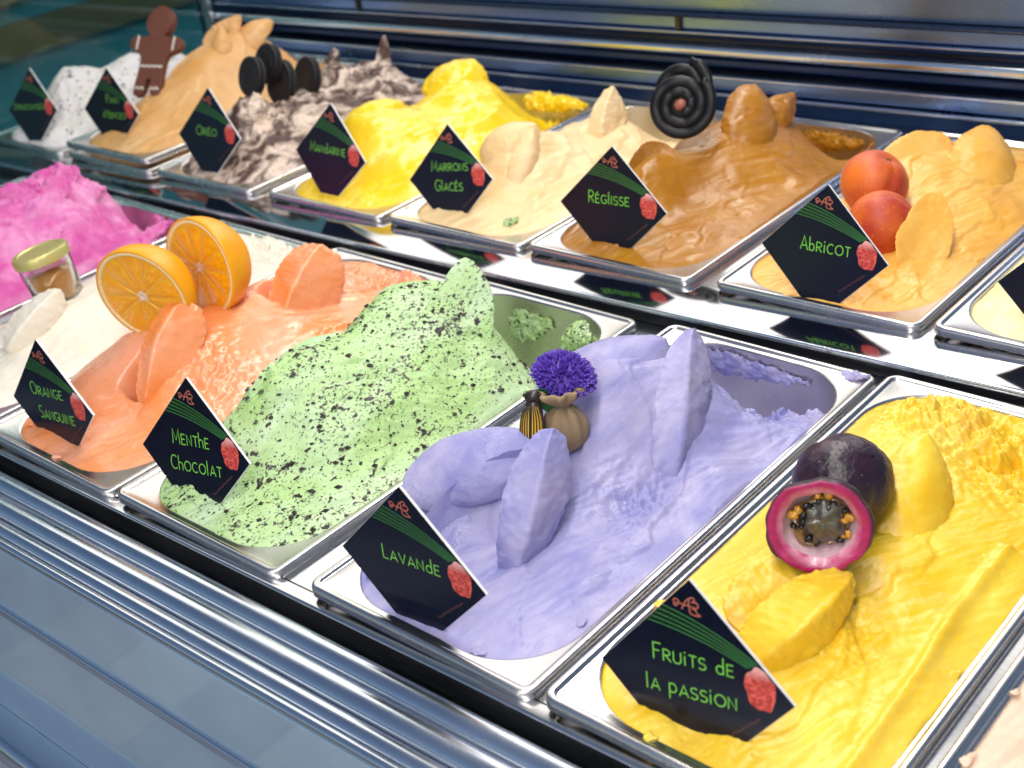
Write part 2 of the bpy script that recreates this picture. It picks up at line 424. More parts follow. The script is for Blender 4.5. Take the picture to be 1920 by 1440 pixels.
# ------------------------------------------------------------------ ice cream
def tps(ctrl, U, V_, reg=1e-3):
    P = np.array(ctrl, float); n = len(P); S = 100.0
    x = P[:, :2] / S
    def k(r2): return 0.5 * r2 * np.log(np.maximum(r2, 1e-12))
    A = np.zeros((n + 3, n + 3)); d = x[:, None, :] - x[None]
    A[:n, :n] = k((d ** 2).sum(-1)) + reg * np.eye(n); A[:n, n] = 1; A[:n, n + 1:] = x; A[n:, :n] = A[:n, n:].T
    b = np.zeros(n + 3); b[:n] = P[:, 2]
    w = np.linalg.solve(A, b)
    out = w[n] + w[n + 1] * U / S + w[n + 2] * V_ / S
    for i in range(n):
        out = out + w[i] * k((U / S - x[i, 0]) ** 2 + (V_ / S - x[i, 1]) ** 2)
    return out
def sd_rrect(U, V_, x0, x1, y0, y1, r):
    cx, cy = (x0 + x1) / 2, (y0 + y1) / 2
    qx = np.abs(U - cx) - (x1 - x0) / 2 + r; qy = np.abs(V_ - cy) - (y1 - y0) / 2 + r
    return np.hypot(np.maximum(qx, 0), np.maximum(qy, 0)) + np.minimum(np.maximum(qx, qy), 0) - r
def smin(a, b, k):
    h = np.clip(0.5 + 0.5 * (b - a) / k, 0, 1); return b + (a - b) * h - k * h * (1 - h)

def ice_cream(key, ctrl, mat, label, step=1.25, edge=-3.5, strokes=0.8, lumps=1.2, stroke_dir=12, rough_zones=(), overflow=(), ridges=0.0, seed=0.0, extra=None, kmax=9, saw=2.2, wl=40.0, pit_v=None, pit_w=-96.0):
    us = np.arange(OX0 - 9, OX1 + 9.01, step); vs = np.arange(OY0 - 9, OY1 + 9.01, step)
    U, V_ = np.meshgrid(us, vs, indexing='ij')
    bd = []
    for (x, y) in rrect(OX0 + 2, OX1 - 2, OY0 + 2, OY1 - 2, OR - 2, 2, 7):
        if not any((x - c[0]) ** 2 + (y - c[1]) ** 2 < 24 ** 2 for c in ctrl): bd.append((x, y, edge if (pit_v is None or y < pit_v) else pit_w))
    H = tps(list(ctrl) + bd, U, V_)
    a = R_(stroke_dir); p = U * math.cos(a) - V_ * math.sin(a); q = U * math.sin(a) + V_ * math.cos(a)
    wob = 10 * fbm(U / 60 + seed, V_ / 60, U * 0 + seed, 3)
    sd = sd_rrect(U, V_, OX0, OX1, OY0, OY1, OR)
    ins = np.clip(-sd / 14, 0, 1)
    H += ins * lumps * 2.2 * fbm(U / 34 + seed, V_ / 34, U * 0 + seed * 3, 3)
    rid = 1 - np.abs(vnoise((p + wob) / 30, (q + wob) / 75, U * 0 + seed + 4.2)) * 2
    H += ins * ridges * np.maximum(rid, -0.4)
    H += (0.3 + 0.7 * ins) * strokes * 0.9 * fbm((p + wob * 0.6) / 5.5, (q + wob) / 48, U * 0 + seed, 4, 0.55)
    H += strokes * 0.22 * fbm(U / 3.0, V_ / 3.0, U * 0 + seed, 2)
    x_ = (p + 2.6 * wob) / wl + 0.010 * q + seed; fr = x_ - np.floor(x_)
    drop = np.clip((fr - 0.93) / 0.07, 0, 1); shp = np.where(fr < 0.93, (fr / 0.93) ** 1.6, 1 - drop * drop * (3 - 2 * drop))
    mk = np.clip(vnoise(U / 38 + seed, V_ / 60 + seed, U * 0 + np.floor(x_) * 3.1) * 1.6 + 0.45, 0, 1) * ins
    H += saw * mk * (shp - 0.35)
    near = np.exp(-((fr - 0.95) / 0.07) ** 2) * mk
    H += near * saw * 0.32 * fbm(U / 2.6, V_ / 2.6, U * 0 + seed + 2, 3, 0.6)
    y_ = (q * 0.8 + p * 0.5 + 1.8 * wob) / (wl * 1.5) + seed * 1.7; f2 = y_ - np.floor(y_); d2_ = np.clip((f2 - 0.95) / 0.05, 0, 1)
    mk2 = np.clip(vnoise(U / 30 + 3, V_ / 40 + seed, U * 0 + np.floor(y_) * 5.3) * 2.2 - 0.25, 0, 1) * ins
    H += saw * 0.8 * mk2 * (np.where(f2 < 0.95, (f2 / 0.95) ** 2.5, 1 - d2_ * d2_ * (3 - 2 * d2_)) - 0.25)
    pit = np.clip((vnoise(U / 3.1 + seed, V_ / 3.1, U * 0 + 1.7) - 0.62) / 0.2, 0, 1) * np.clip(vnoise(U / 25, V_ / 25 + seed, U * 0 + 6.1) * 1.5, 0, 1)
    H -= 1.0 * pit * ins
    for (zu, zv, zr, amp, sc) in rough_zones:
        g = np.exp(-((U - zu) ** 2 + (V_ - zv) ** 2) / (zr * zr))
        nn = fbm(U / sc + seed, V_ / sc, U * 0 + seed + 7, 4, 0.6)
        H += g * amp * (nn + 0.8 * np.abs(vnoise(U / sc * 1.9, V_ / sc * 1.9, U * 0 + 3.3)))
    if extra is not None: H += extra(U, V_, p, q)
    # the mass thins out to the pan wall, or spills a little over the rim where it does
    of = np.full_like(U, -0.2)
    for (zu, zv, zr, amt) in overflow: of += amt * np.exp(-((U - zu) ** 2 + (V_ - zv) ** 2) / (zr * zr))
    of += 0.9 * fbm(U / 16 + seed, V_ / 16, U * 0 + 8.8, 2)
    s2 = sd - np.maximum(of, -0.6)
    cap = np.where(s2 < 0, np.minimum(60.0, np.sqrt(np.maximum(-s2, 0) * 2 * kmax)) * 2.4 - 2.2, -2.2 - s2 * 6)
    H = np.where(s2 > -0.0, np.minimum(H, cap), smin(H, np.maximum(cap, -2.2), 2.0))
    H = np.where(sd > 0, np.minimum(H, np.where(s2 > 0, -2.2 - s2 * 7, H)), H)
    nu, nv = U.shape
    Vt = np.stack([U, V_, H], -1).reshape(-1, 3) * MM
    i, j = np.meshgrid(np.arange(nu - 1), np.arange(nv - 1), indexing='ij')
    a0 = (i * nv + j).ravel(); F = np.stack([a0, a0 + nv, a0 + nv + 1, a0 + 1], 1)
    keep = (s2[:-1, :-1].ravel() < 5.5)
    o = mesh_np('ice_cream', Vt, F[keep], mat, None, TM[key])
    bm = bmesh.new(); bm.from_mesh(o.data)
    bmesh.ops.delete(bm, geom=[v for v in bm.verts if not v.link_faces], context='VERTS')
    bm.to_mesh(o.data); bm.free()
    for p_ in o.data.polygons: p_.use_smooth = True
    tag(o, label, 'ice cream', 'ice creams filling the pans')
    ICE[key] = o; HF[key] = (us, vs, H)
    return o
ICE = {}; HF = {}
def height(key, u, v):
    us, vs, H = HF[key]
    return float(H[int(np.clip(round((u - us[0]) / (us[1] - us[0])), 0, len(us) - 1)), int(np.clip(round((v - vs[0]) / (vs[1] - vs[0])), 0, len(vs) - 1))])

def curl(key, p0, p1, n, width, thick, cup=0.0, bend=0.0, shape=(0.5, 0.55), rough=0.5, edge=0.6, mat=None, twist=0.0, skew=0.0, seed=0.0, flat=0.0, name='spatula_curl', ns=84, nc=60, sharp=1.5, ridge=None):
    """a tongue of ice cream pushed up by the spatula: lofted closed skin"""
    p0, p1, n = (np.array(a, float) for a in (p0, p1, n))
    ax = p1 - p0; Ln = np.linalg.norm(ax); ax /= Ln
    n = n - ax * (n @ ax); n /= np.linalg.norm(n); side = np.cross(n, ax)
    s = np.linspace(0.0, 1.0, ns); phi = np.linspace(0, 2 * np.pi, nc, endpoint=False)
    S, PH = np.meshgrid(s, phi, indexing='ij')
    prof = np.clip(np.sin(np.pi * np.clip(S, 0.0, 1) ** shape[0] * 0.999), 1e-3, 1) ** shape[1]
    prof = np.where(S < shape[0] * 0.5, np.maximum(prof, flat * np.minimum(1, S * 12)), prof)
    hw = width / 2 * prof * (1 + 0.10 * fbm(S * 3 + seed, np.sign(np.cos(PH)) * 1.7 + seed, S * 0, 2))
    th = thick / 2 * np.clip(np.sin(np.pi * (S * 0.93 + 0.035)), 0, 1) ** 0.45
    r = np.cos(PH); zs = np.sign(np.sin(PH)) * np.abs(np.sin(PH)) ** sharp
    if ridge is not None:
        rc = ridge + 0.12 * np.sin(3 * S + seed)
        tent = np.where(r > rc, (np.clip((1 - r) / (1 - rc), 0, 1)) ** 1.25, np.clip((1 + r) / (1 + rc), 0, 1) ** 0.72)
        zs = np.where(np.sin(PH) >= 0, tent, -0.5 * np.clip(1 - r * r, 0, 1))
    ang = twist * (S - 0.5)
    sd_ = side[None, None] * np.cos(ang)[..., None] + n[None, None] * np.sin(ang)[..., None]
    nn = n[None, None] * np.cos(ang)[..., None] - side[None, None] * np.sin(ang)[..., None]
    P = p0 + ax * (S * Ln)[..., None] + sd_ * (hw * r + skew * width * (S - .5))[..., None] + nn * (cup * hw * (r * r - 0.4) + th * zs + bend * np.sin(np.pi * S))[..., None]
    wr = np.abs(r) ** 3
    d1 = fbm(P[..., 0] / 9 + seed, P[..., 1] / 9, P[..., 2] / 9, 4, 0.55)[..., None]
    d2 = fbm(P[..., 0] / 3.2 + seed + 5, P[..., 1] / 3.2, P[..., 2] / 3.2, 3)[..., None]
    P = P + nn * (d1 * rough * 1.1) + nn * d2 * 0.30 * rough + nn * (fbm(P[..., 0] / 1.6, P[..., 1] / 1.6, P[..., 2] / 1.6, 2) * 0.14 * rough)[..., None] + sd_ * np.sign(r)[..., None] * (wr[..., None] * d2 * edge) + ax * d2 * (S[..., None] > 0.9) * edge
    V = P.reshape(-1, 3) * MM; F = []
    for i in range(ns - 1):
        for k in range(nc): F.append((i * nc + k, i * nc + (k + 1) % nc, (i + 1) * nc + (k + 1) % nc, (i + 1) * nc + k))
    F.append(tuple(range(nc - 1, -1, -1))); F.append(tuple((ns - 1) * nc + k for k in range(nc)))
    o = mesh_np(name, V, F, mat or ICE[key].data.materials[0], ICE[key])
    bm = bmesh.new(); bm.from_mesh(o.data); bmesh.ops.recalc_face_normals(bm, faces=bm.faces); bm.to_mesh(o.data); bm.free()
    return o

# --- lavender
M['lavande'] = gelato('lavender_ice_cream', (0.225, 0.225, 0.50), (0.42, 0.39, 0.60), 0.46, grain=0.2)
ice_cream('lavande', [(82, 20, -4), (40, 42, -3), (120, 40, -2), (82, 62, 0), (24, 70, 3), (30, 84, 12), (130, 80, 3), (30, 105, 24), (30, 130, 24), (58, 100, 3), (58, 118, 8), (60, 142, 26), (60, 165, 26),
    (50, 205, 52), (62, 240, 46), (70, 190, 42), (88, 165, 16), (90, 130, 12), (95, 200, 26), (110, 150, 3), (112, 120, 2), (122, 190, 3), (100, 240, 30), (85, 262, 34), (122, 240, 7), (142, 200, 3), (142, 262, 1),
    (60, 272, 26), (90, 290, -6), (118, 286, -8), (100, 322, -54), (60, 312, -50), (138, 312, -16), (26, 250, 22), (26, 200, 18), (26, 160, 18), (26, 300, -44), (125, 335, -50)],
    M['lavande'], 'lavender purple ice cream with tall spatula petals in the pan', 1.0, pit_v=318, pit_w=-60, saw=1.6, wl=46, strokes=0.75, lumps=0.7, stroke_dir=20, rough_zones=[(110, 312, 34, 9, 9), (112, 160, 20, 2.2, 6), (140, 330, 16, 5, 6)], overflow=[(20, 110, 30, 5), (140, 100, 60, 1.5), (145, 250, 60, 2)], ridges=0.7, seed=1.3)
curl('lavande', (6, 78, 20), (72, 146, 34), (0.40, -0.42, 0.80), 46, 18, cup=-0.1, bend=5, shape=(0.8, 0.5), rough=0.35, edge=0.4, seed=1, sharp=1.1)
curl('lavande', (40, 56, -5), (74, 130, 42), (0.45, -0.65, 0.62), 44, 6, cup=0.55, bend=-7, shape=(0.75, 0.6), rough=0.35, edge=0.6, seed=2)
curl('lavande', (90, 74, -9), (82, 132, 56), (0.78, -0.60, 0.15), 36, 26, bend=2, shape=(0.9, 0.38), rough=0.7, edge=0.7, seed=3, twist=-0.5, ridge=0.30)
curl('lavande', (118, 184, -8), (84, 268, 56), (0.86, -0.36, 0.30), 38, 26, bend=2, shape=(0.9, 0.38), rough=0.7, edge=0.7, seed=4, twist=-0.4, ridge=0.35)
curl('lavande', (30, 172, 18), (66, 264, 46), (0.2, -0.45, 0.85), 60, 14, cup=-0.4, bend=10, shape=(0.8, 0.5), rough=0.4, edge=0.4, seed=5, sharp=1.1)
curl('lavande', (100, 156, -2), (72, 236, 46), (0.62, -0.50, 0.60), 46, 8, cup=0.45, bend=-4, shape=(0.7, 0.45), rough=0.5, edge=0.6, seed=6)

# --- mint with chocolate
M['menthe'] = gelato('mint_ice_cream', (0.39, 0.60, 0.22), (0.55, 0.71, 0.46), 0.46, flecks=[((0.10, 0.09, 0.06), 560, 0.585, 0.08), ((0.035, 0.025, 0.026), 300, 0.60, 0.06), ((0.025, 0.016, 0.02), 130, 0.66, 0.04)], grain=0.35, cscale=22)
M['choc'] = simple('chocolate_chip', (0.020, 0.012, 0.012), 0.5)
M['mint_plain'] = gelato('plain_mint_ice_cream', (0.38, 0.68, 0.30), (0.48, 0.74, 0.42), 0.42, flecks=[((0.03, 0.03, 0.02), 260, 0.70, 0.03)])
ice_cream('menthe', [(82, 20, -3), (82, 42, 1), (60, 62, 24), (58, 100, 50), (58, 135, 56), (58, 172, 50), (58, 208, 60), (60, 232, 60), (66, 262, 46), (20, 60, 4), (20, 100, 16), (20, 140, 26), (20, 180, 20), (20, 220, 26), (24, 255, 20),
    (105, 45, 1), (112, 70, 7), (110, 100, 22), (110, 140, 30), (110, 180, 34), (110, 220, 36), (108, 250, 28), (145, 80, 0), (146, 140, 5), (146, 200, 7), (145, 245, 3), (84, 80, 24), (84, 120, 44), (84, 160, 44), (84, 200, 50), (84, 235, 48), (84, 268, 30),
    (60, 280, 20), (100, 276, 8), (100, 290, -40), (60, 298, -44), (110, 306, -85), (140, 282, -34), (82, 326, -100), (30, 288, -30), (30, 320, -80), (138, 318, -90)],
    M['menthe'], 'pale green mint ice cream flecked with chocolate in the pan', 1.0, pit_v=292, saw=2.2, wl=42, edge=-2.5, strokes=1.3, lumps=1.3, stroke_dir=28, overflow=[(18, 150, 70, 6), (146, 120, 90, 2.5)], ridges=1.5, seed=3.7, rough_zones=[(50, 100, 26, 2.5, 9)])
curl('menthe', (114, 228, 12), (80, 272, 70), (0.72, -0.55, 0.40), 40, 7, cup=0.12, bend=-2, shape=(0.95, 0.55), rough=0.3, edge=0.5, seed=11)
curl('menthe', (16, 120, 14), (40, 180, 40), (-0.2, -0.5, 0.8), 44, 14, cup=-0.3, bend=6, mat=M['mint_plain'], rough=0.4, seed=12)
curl('menthe', (28, 206, 24), (70, 262, 50), (0.1, -0.6, 0.75), 46, 12, cup=-0.3, bend=9, shape=(0.8, .6), rough=0.5, seed=13)
mb = MB(); us, vs, H = HF['menthe']
for k in range(700):
    u = random.uniform(18, 150); v = random.uniform(22, 270); h = height('menthe', u, v)
    if h < -3: continue
    s = random.choice([0.4, 0.5, 0.6, 0.7, 0.9, 1.3, 1.7, 2.6]); a = random.uniform(0, 6.3)
    V = []
    for (x, y, z) in [(1, 0, 0), (-1, 0.1, 0), (0.1, 0.8, 0), (-0.1, -0.9, 0), (0, 0, 0.6), (0.2, 0, -0.6)]:
        x *= random.uniform(.7, 1.5); V.append((u + s * (x * math.cos(a) - y * math.sin(a)), v + s * (x * math.sin(a) + y * math.cos(a)), h + 0.2 + s * z))
    mb.add(V, [(0, 2, 4), (2, 1, 4), (1, 3, 4), (3, 0, 4), (2, 0, 5), (1, 2, 5), (3, 1, 5), (0, 3, 5)])
o = mb.build('chocolate_chips', M['choc'], ICE['menthe'], None, False, MM); tag(o, kind='stuff')

# --- passion fruit
M['passion'] = gelato('passion_fruit_ice_cream', (0.84, 0.51, 0.010), (0.88, 0.65, 0.06), 0.36, b2=0.12, sss=0.25, coat=0.15, cscale=26, grain=0.25)
ice_cream('passion', [(82, 20, -4), (82, 55, 0), (40, 55, 0), (130, 60, 2), (82, 100, 6), (60, 130, 9), (82, 140, 12), (110, 150, 8), (40, 150, 3), (60, 180, 12), (140, 150, 3), (82, 200, 8), (110, 200, 8), (60, 250, 6), (110, 250, 3), (82, 300, 3), (40, 318, 6), (128, 300, -12), (142, 260, -2), (70, 335, -2), (146, 100, 2)],
    M['passion'], 'vivid yellow passion fruit ice cream nearest the camera', 1.0, saw=1.8, wl=44, edge=-2.5, strokes=0.6, lumps=0.9, stroke_dir=24, rough_zones=[(60, 318, 34, 6, 8), (120, 300, 36, 7, 9), (100, 110, 20, 2, 6)], overflow=[(146, 150, 100, 2)], ridges=1.2, seed=5.1,
    extra=lambda U, V_, p, q: 3.2 * np.exp(-((U - 141 - 3 * np.sin(V_ / 40)) / 3.5) ** 2) * (V_ < 220))
curl('passion', (76, 68, -3), (92, 134, 22), (0.55, -0.55, 0.65), 40, 40, ridge=0.15, cup=-0.3, bend=4, shape=(0.7, 0.45), rough=1.3, edge=1, seed=21)
curl('passion', (98, 182, -3), (76, 252, 34), (0.60, -0.55, 0.55), 42, 10, cup=-0.25, bend=3, shape=(0.85, 0.55), rough=0.6, edge=0.7, seed=22)
curl('passion', (58, 88, 2), (66, 140, 18), (0.3, -0.6, 0.75), 40, 14, cup=0.3, bend=0, shape=(0.7, 0.5), rough=0.8, edge=0.75, seed=23)

# --- blood orange
M['orange'] = gelato('blood_orange_ice_cream', (0.82, 0.25, 0.055), (0.86, 0.41, 0.26), 0.28, coat=0.5, cscale=18, grain=0.2)
ice_cream('orange', [(82, 20, -4), (82, 50, 0), (40, 50, 2), (30, 80, 14), (30, 120, 28), (62, 92, 10), (82, 92, 5), (50, 130, 32), (82, 140, 28), (110, 108, 10), (110, 150, 20), (60, 180, 32), (82, 200, 28), (110, 200, 22), (142, 150, 8), (142, 220, 10), (60, 230, 32), (82, 240, 24), (50, 262, 24), (110, 260, 14), (82, 290, 14), (60, 312, 4), (110, 312, 0), (82, 335, -8), (130, 335, -10)],
    M['orange'], 'glossy salmon orange blood orange ice cream in the pan', 1.1, saw=2.2, wl=48, edge=-2.5, strokes=0.4, lumps=1.0, stroke_dir=18, rough_zones=[(115, 130, 26, 3, 5), (100, 330, 30, 5, 8)], overflow=[(18, 110, 60, 4), (146, 160, 100, 3)], ridges=0.7, seed=7.9,
    extra=lambda U, V_, p, q: -34 * np.exp(-(((U - 69) / 11) ** 4) - ((V_ - 112) / 22) ** 4) - 34 * np.exp(-(((U - 73) / 12) ** 4) - ((V_ - 244) / 20) ** 4))
curl('orange', (86, 86, -6), (80, 150, 54), (0.72, -0.62, 0.24), 44, 24, bend=3, shape=(1.4, 0.40), rough=0.5, edge=0.7, seed=31, ridge=0.45, twist=-0.3)
curl('orange', (92, 218, -4), (90, 276, 50), (0.66, -0.62, 0.30), 52, 40, bend=3, shape=(1.2, 0.28), rough=0.7, edge=0.8, seed=33, ridge=0.35, twist=-0.3)

# --- white, pink, maroon, peach
M['white'] = gelato('white_ice_cream', (0.80, 0.73, 0.60), (0.86, 0.82, 0.72), 0.42, grain=0.3)
ice_cream('white', [(82, 60, -2), (82, 100, 8), (82, 130, 22), (82, 160, 22), (110, 150, 20), (110, 200, 34), (82, 220, 34), (60, 220, 28), (110, 250, 30), (82, 280, 18), (82, 320, 6), (40, 200, 16), (40, 140, 10), (142, 200, 18), (120, 310, 8)],
    M['white'], 'creamy white ice cream beside the blood orange pan', 1.4, strokes=1.0, lumps=1.0, rough_zones=[(110, 325, 36, 8, 6)], overflow=[(146, 180, 80, 3)], seed=9.4)
curl('white', (78, 82, 2), (86, 138, 36), (0.6, -0.6, 0.4), 34, 30, ridge=0.2, cup=-0.2, bend=3, shape=(0.75, 0.4), rough=0.8, edge=0.75, seed=41)
M['pink'] = gelato('pink_ice_cream', (0.66, 0.09, 0.38), (0.85, 0.42, 0.66), 0.42, cscale=30, cmin=0.42, cmax=0.8)
ice_cream('pink', [(82, 250, 60), (82, 215, 62), (82, 180, 56), (50, 250, 54), (110, 250, 50), (82, 296, 38), (82, 318, 4), (50, 306, 18), (118, 285, 24), (82, 120, 40), (82, 60, 14), (40, 180, 42), (120, 180, 45), (142, 230, 20), (142, 150, 20), (100, 332, -25), (60, 335, -25), (138, 300, 0)],
    M['pink'], 'tall bright pink ice cream mound at the left edge', 1.4, pit_v=318, pit_w=-60, saw=7.0, wl=34, strokes=2.4, lumps=4.4, ridges=5.0, stroke_dir=35, rough_zones=[(85, 260, 40, 7, 16), (130, 325, 26, 6, 7)], seed=12.2)
curl('pink', (60, 246, 48), (90, 282, 70), (0.6, -0.6, 0.5), 40, 10, cup=0.3, rough=1.4, edge=1.5, seed=44)
curl('pink', (96, 200, 44), (104, 252, 60), (0.6, -0.5, 0.6), 42, 10, cup=0.2, rough=1.4, edge=1.5, seed=45)
curl('pink', (70, 176, 44), (92, 236, 72), (0.6, -0.6, 0.5), 48, 12, cup=0.4, rough=1.6, edge=2, seed=47)
curl('pink', (112, 150, 30), (128, 236, 40), (0.6, -0.4, 0.7), 44, 12, cup=0.3, rough=1.6, edge=2, seed=48)
curl('pink', (60, 268, 44), (112, 290, 48), (0.3, -0.5, 0.8), 36, 14, cup=-0.2, rough=2.0, edge=2, seed=49)
curl('pink', (136, 296, -8), (140, 334, 4), (0.6, -0.5, 0.6), 16, 8, rough=1.6, edge=1.5, seed=46)
M['maroon'] = gelato('maroon_ice_cream', (0.10, 0.015, 0.03), (0.16, 0.03, 0.05), 0.4)
ice_cream('maroon', [(82, 180, 10), (82, 300, 8), (120, 320, 10), (140, 300, 10)], M['maroon'], 'dark maroon ice cream just entering the left edge', 3.0, seed=2.2)
M['peach'] = gelato('peach_ice_cream', (0.76, 0.53, 0.37), (0.82, 0.62, 0.47), 0.4, flecks=[((0.20, 0.08, 0.03), 160, 0.74, 0.02)])
ice_cream('peach', [(82, 60, 2), (82, 180, 4), (40, 120, 0), (120, 150, 3), (82, 300, 2)], M['peach'], 'pale peach ice cream with tiny specks in the right corner', 1.6, strokes=1.0, lumps=0.8, seed=4.4, overflow=[(12, 100, 60, 2)])

# --- upper row
M['strac'] = gelato('stracciatella_ice_cream', (0.74, 0.72, 0.66), (0.80, 0.78, 0.80), 0.5, flecks=[((0.10, 0.08, 0.08), 190, 0.62, 0.05)], grain=0.4)
ice_cream('stracciatella', [(82, 30, 2), (66, 50, 32), (70, 70, 56), (70, 107, 64), (72, 144, 54), (76, 180, 58), (80, 230, 54), (30, 80, 14), (30, 150, 20), (120, 60, 14), (120, 110, 28), (120, 160, 26), (120, 220, 24), (80, 290, 10), (82, 330, -20)],
    M['strac'], 'white chocolate-flecked ice cream mound in the far left pan', 1.8, strokes=1.4, lumps=2.4, ridges=1.5, rough_zones=[(110, 80, 40, 4, 10)], seed=14.1)
M['pain'] = gelato('gingerbread_ice_cream', (0.70, 0.36, 0.10), (0.80, 0.52, 0.25), 0.4, cscale=16)
ice_cream('pain', [(82, 30, 2), (52, 62, 16), (58, 95, 32), (30, 112, 18), (66, 148, 58), (70, 195, 72), (76, 222, 74), (80, 258, 54), (84, 282, 30), (84, 305, -15), (110, 60, 6), (108, 98, 18), (112, 150, 36), (115, 200, 46), (115, 250, 34), (145, 120, 6), (145, 200, 12), (20, 100, 14), (24, 160, 26), (30, 220, 34), (82, 335, -35)],
    M['pain'], 'tall caramel-beige gingerbread ice cream behind the biscuit man', 1.6, saw=3.0, wl=46, strokes=1.0, lumps=1.2, ridges=1.6, stroke_dir=25, seed=16.6)
curl('pain', (96, 176, 40), (84, 196, 88), (0.7, -0.6, 0.2), 30, 9, cup=-0.3, bend=2, seed=51)
curl('pain', (58, 190, 56), (84, 228, 92), (0.5, -0.6, 0.5), 36, 12, cup=0.3, rough=0.8, seed=52)
curl('pain', (84, 214, 60), (100, 262, 78), (0.4, -0.3, 0.85), 40, 14, cup=-0.3, bend=4, seed=53)
M['oreo'] = gelato('marbled_cookie_ice_cream', (0.085, 0.042, 0.032), (0.74, 0.60, 0.50), 0.45, cscale=60, grain=0.5, cmin=0.44, cmax=0.60)
ice_cream('oreo', [(82, 28, 0), (90, 50, 20), (80, 78, 46), (64, 84, 50), (60, 128, 44), (92, 110, 40), (60, 160, 34), (62, 200, 44), (64, 228, 52), (70, 262, 34), (72, 296, 42), (76, 322, 10), (115, 80, 22), (115, 130, 28), (115, 200, 26), (145, 120, 5), (145, 200, 6), (25, 120, 20), (25, 220, 26), (110, 260, 18), (82, 340, -20)],
    M['oreo'], 'brown and white marbled cookie ice cream in the pan', 1.5, strokes=2.2, lumps=3.2, ridges=3.0, stroke_dir=50, rough_zones=[(90, 90, 50, 7, 12), (68, 240, 50, 8, 13)], seed=18.3)
curl('oreo', (66, 216, 44), (62, 234, 72), (0.6, -0.6, 0.3), 20, 12, rough=2, edge=1.5, seed=55)
curl('oreo', (74, 290, 30), (74, 302, 70), (0.7, -0.6, 0.2), 17, 12, rough=1.5, edge=1, seed=56)
curl('oreo', (90, 80, 30), (84, 96, 64), (0.6, -0.6, 0.4), 30, 18, rough=2.5, edge=2, seed=57)
M['mandarine'] = gelato('mandarin_ice_cream', (0.86, 0.57, 0.003), (0.92, 0.67, 0.012), 0.30, sss=0.2, coat=0.3, grain=0.10, cscale=18)
ice_cream('mandarine', [(82, 24, 0), (95, 48, 6), (62, 62, 30), (52, 84, 54), (54, 113, 56), (58, 150, 48), (62, 204, 49), (70, 250, 48), (75, 282, 20), (78, 302, -10), (95, 80, 34), (96, 120, 44), (100, 160, 36), (104, 210, 42), (110, 250, 30), (110, 280, 4), (132, 70, 6), (140, 130, 10), (142, 200, 14), (142, 250, 6), (20, 80, 14), (20, 150, 20), (20, 230, 20), (90, 325, -30), (50, 320, -30)],
    M['mandarine'], 'smooth bright yellow mandarin ice cream in the upper row', 1.3, pit_v=305, pit_w=-50, saw=3.4, wl=60, strokes=0.5, lumps=1.4, ridges=2.2, stroke_dir=14, seed=20.7, rough_zones=[(110, 338, 26, 12, 8)])
curl('mandarine', (60, 196, 36), (66, 262, 58), (0.4, -0.6, 0.7), 64, 22, cup=-0.3, bend=4, shape=(0.8, 0.35), rough=1.2, edge=1.2, seed=58)
curl('mandarine', (40, 84, 36), (60, 150, 50), (0.4, -0.5, 0.7), 44, 20, cup=-0.3, bend=4, shape=(0.8, 0.45), rough=0.8, edge=0.5, seed=59)
curl('mandarine', (60, 336, -4), (150, 338, -2), (0, -0.7, 0.7), 22, 16, rough=3.0, edge=2.5, seed=60, name='scraped_rim')
M['marrons'] = gelato('chestnut_ice_cream', (0.76, 0.53, 0.25), (0.83, 0.64, 0.38), 0.42)
ice_cream('marrons', [(82, 24, -2), (90, 50, 2), (62, 80, 20), (60, 103, 40), (62, 131, 44), (64, 175, 30), (72, 218, 20), (76, 240, 26), (80, 268, 10), (84, 300, -40), (110, 60, 3), (104, 90, 16), (106, 130, 20), (108, 180, 16), (112, 230, 10), (142, 110, 1), (144, 200, 2), (20, 90, 6), (20, 150, 14), (82, 335, -60)],
    M['marrons'], 'beige chestnut ice cream with a rounded scoop in the pan', 1.3, pit_v=300, pit_w=-60, strokes=0.9, lumps=0.9, seed=22.9, rough_zones=[(100, 335, 26, 6, 7)])
curl('marrons', (92, 78, 4), (80, 128, 50), (0.75, -0.55, 0.3), 28, 14, cup=-0.3, bend=3, shape=(0.85, 0.5), seed=61)
curl('marrons', (48, 92, 22), (74, 142, 48), (0.3, -0.5, 0.8), 50, 18, cup=-0.35, bend=6, shape=(0.75, 0.5), seed=62)
curl('marrons', (92, 216, 2), (78, 254, 52), (0.75, -0.5, 0.3), 42, 30, shape=(0.6, 0.6), rough=1.0, seed=63, ridge=0.4)
M['reglisse'] = gelato('liquorice_ice_cream', (0.33, 0.125, 0.003), (0.45, 0.20, 0.010), 0.34, b2=0.06, coat=0.0, cscale=18, grain=0.15)
ice_cream('reglisse', [(82, 24, -2), (90, 50, 0), (48, 70, 14), (42, 101, 36), (44, 127, 42), (50, 150, 38), (60, 194, 42), (70, 225, 44), (82, 265, 36), (92, 300, 0), (96, 322, -60), (130, 318, -50), (84, 84, 6), (84, 118, 12), (84, 160, 26), (110, 100, 5), (110, 150, 12), (112, 200, 20), (114, 250, 16), (142, 110, 1), (144, 180, 4), (144, 240, 4), (20, 110, 14), (20, 200, 20), (40, 300, 0)],
    M['reglisse'], 'glossy caramel brown liquorice ice cream in the pan', 1.2, pit_v=312, pit_w=-70, saw=1.6, wl=50, strokes=0.5, lumps=0.9, ridges=0.9, stroke_dir=26, seed=24.2, overflow=[(148, 160, 110, 3)], rough_zones=[(110, 340, 24, 4, 7)])
curl('reglisse', (82, 78, -4), (46, 134, 50), (0.72, -0.45, 0.52), 58, 8, cup=0.55, bend=-9, shape=(0.85, 0.45), rough=0.7, edge=0.65, seed=65)
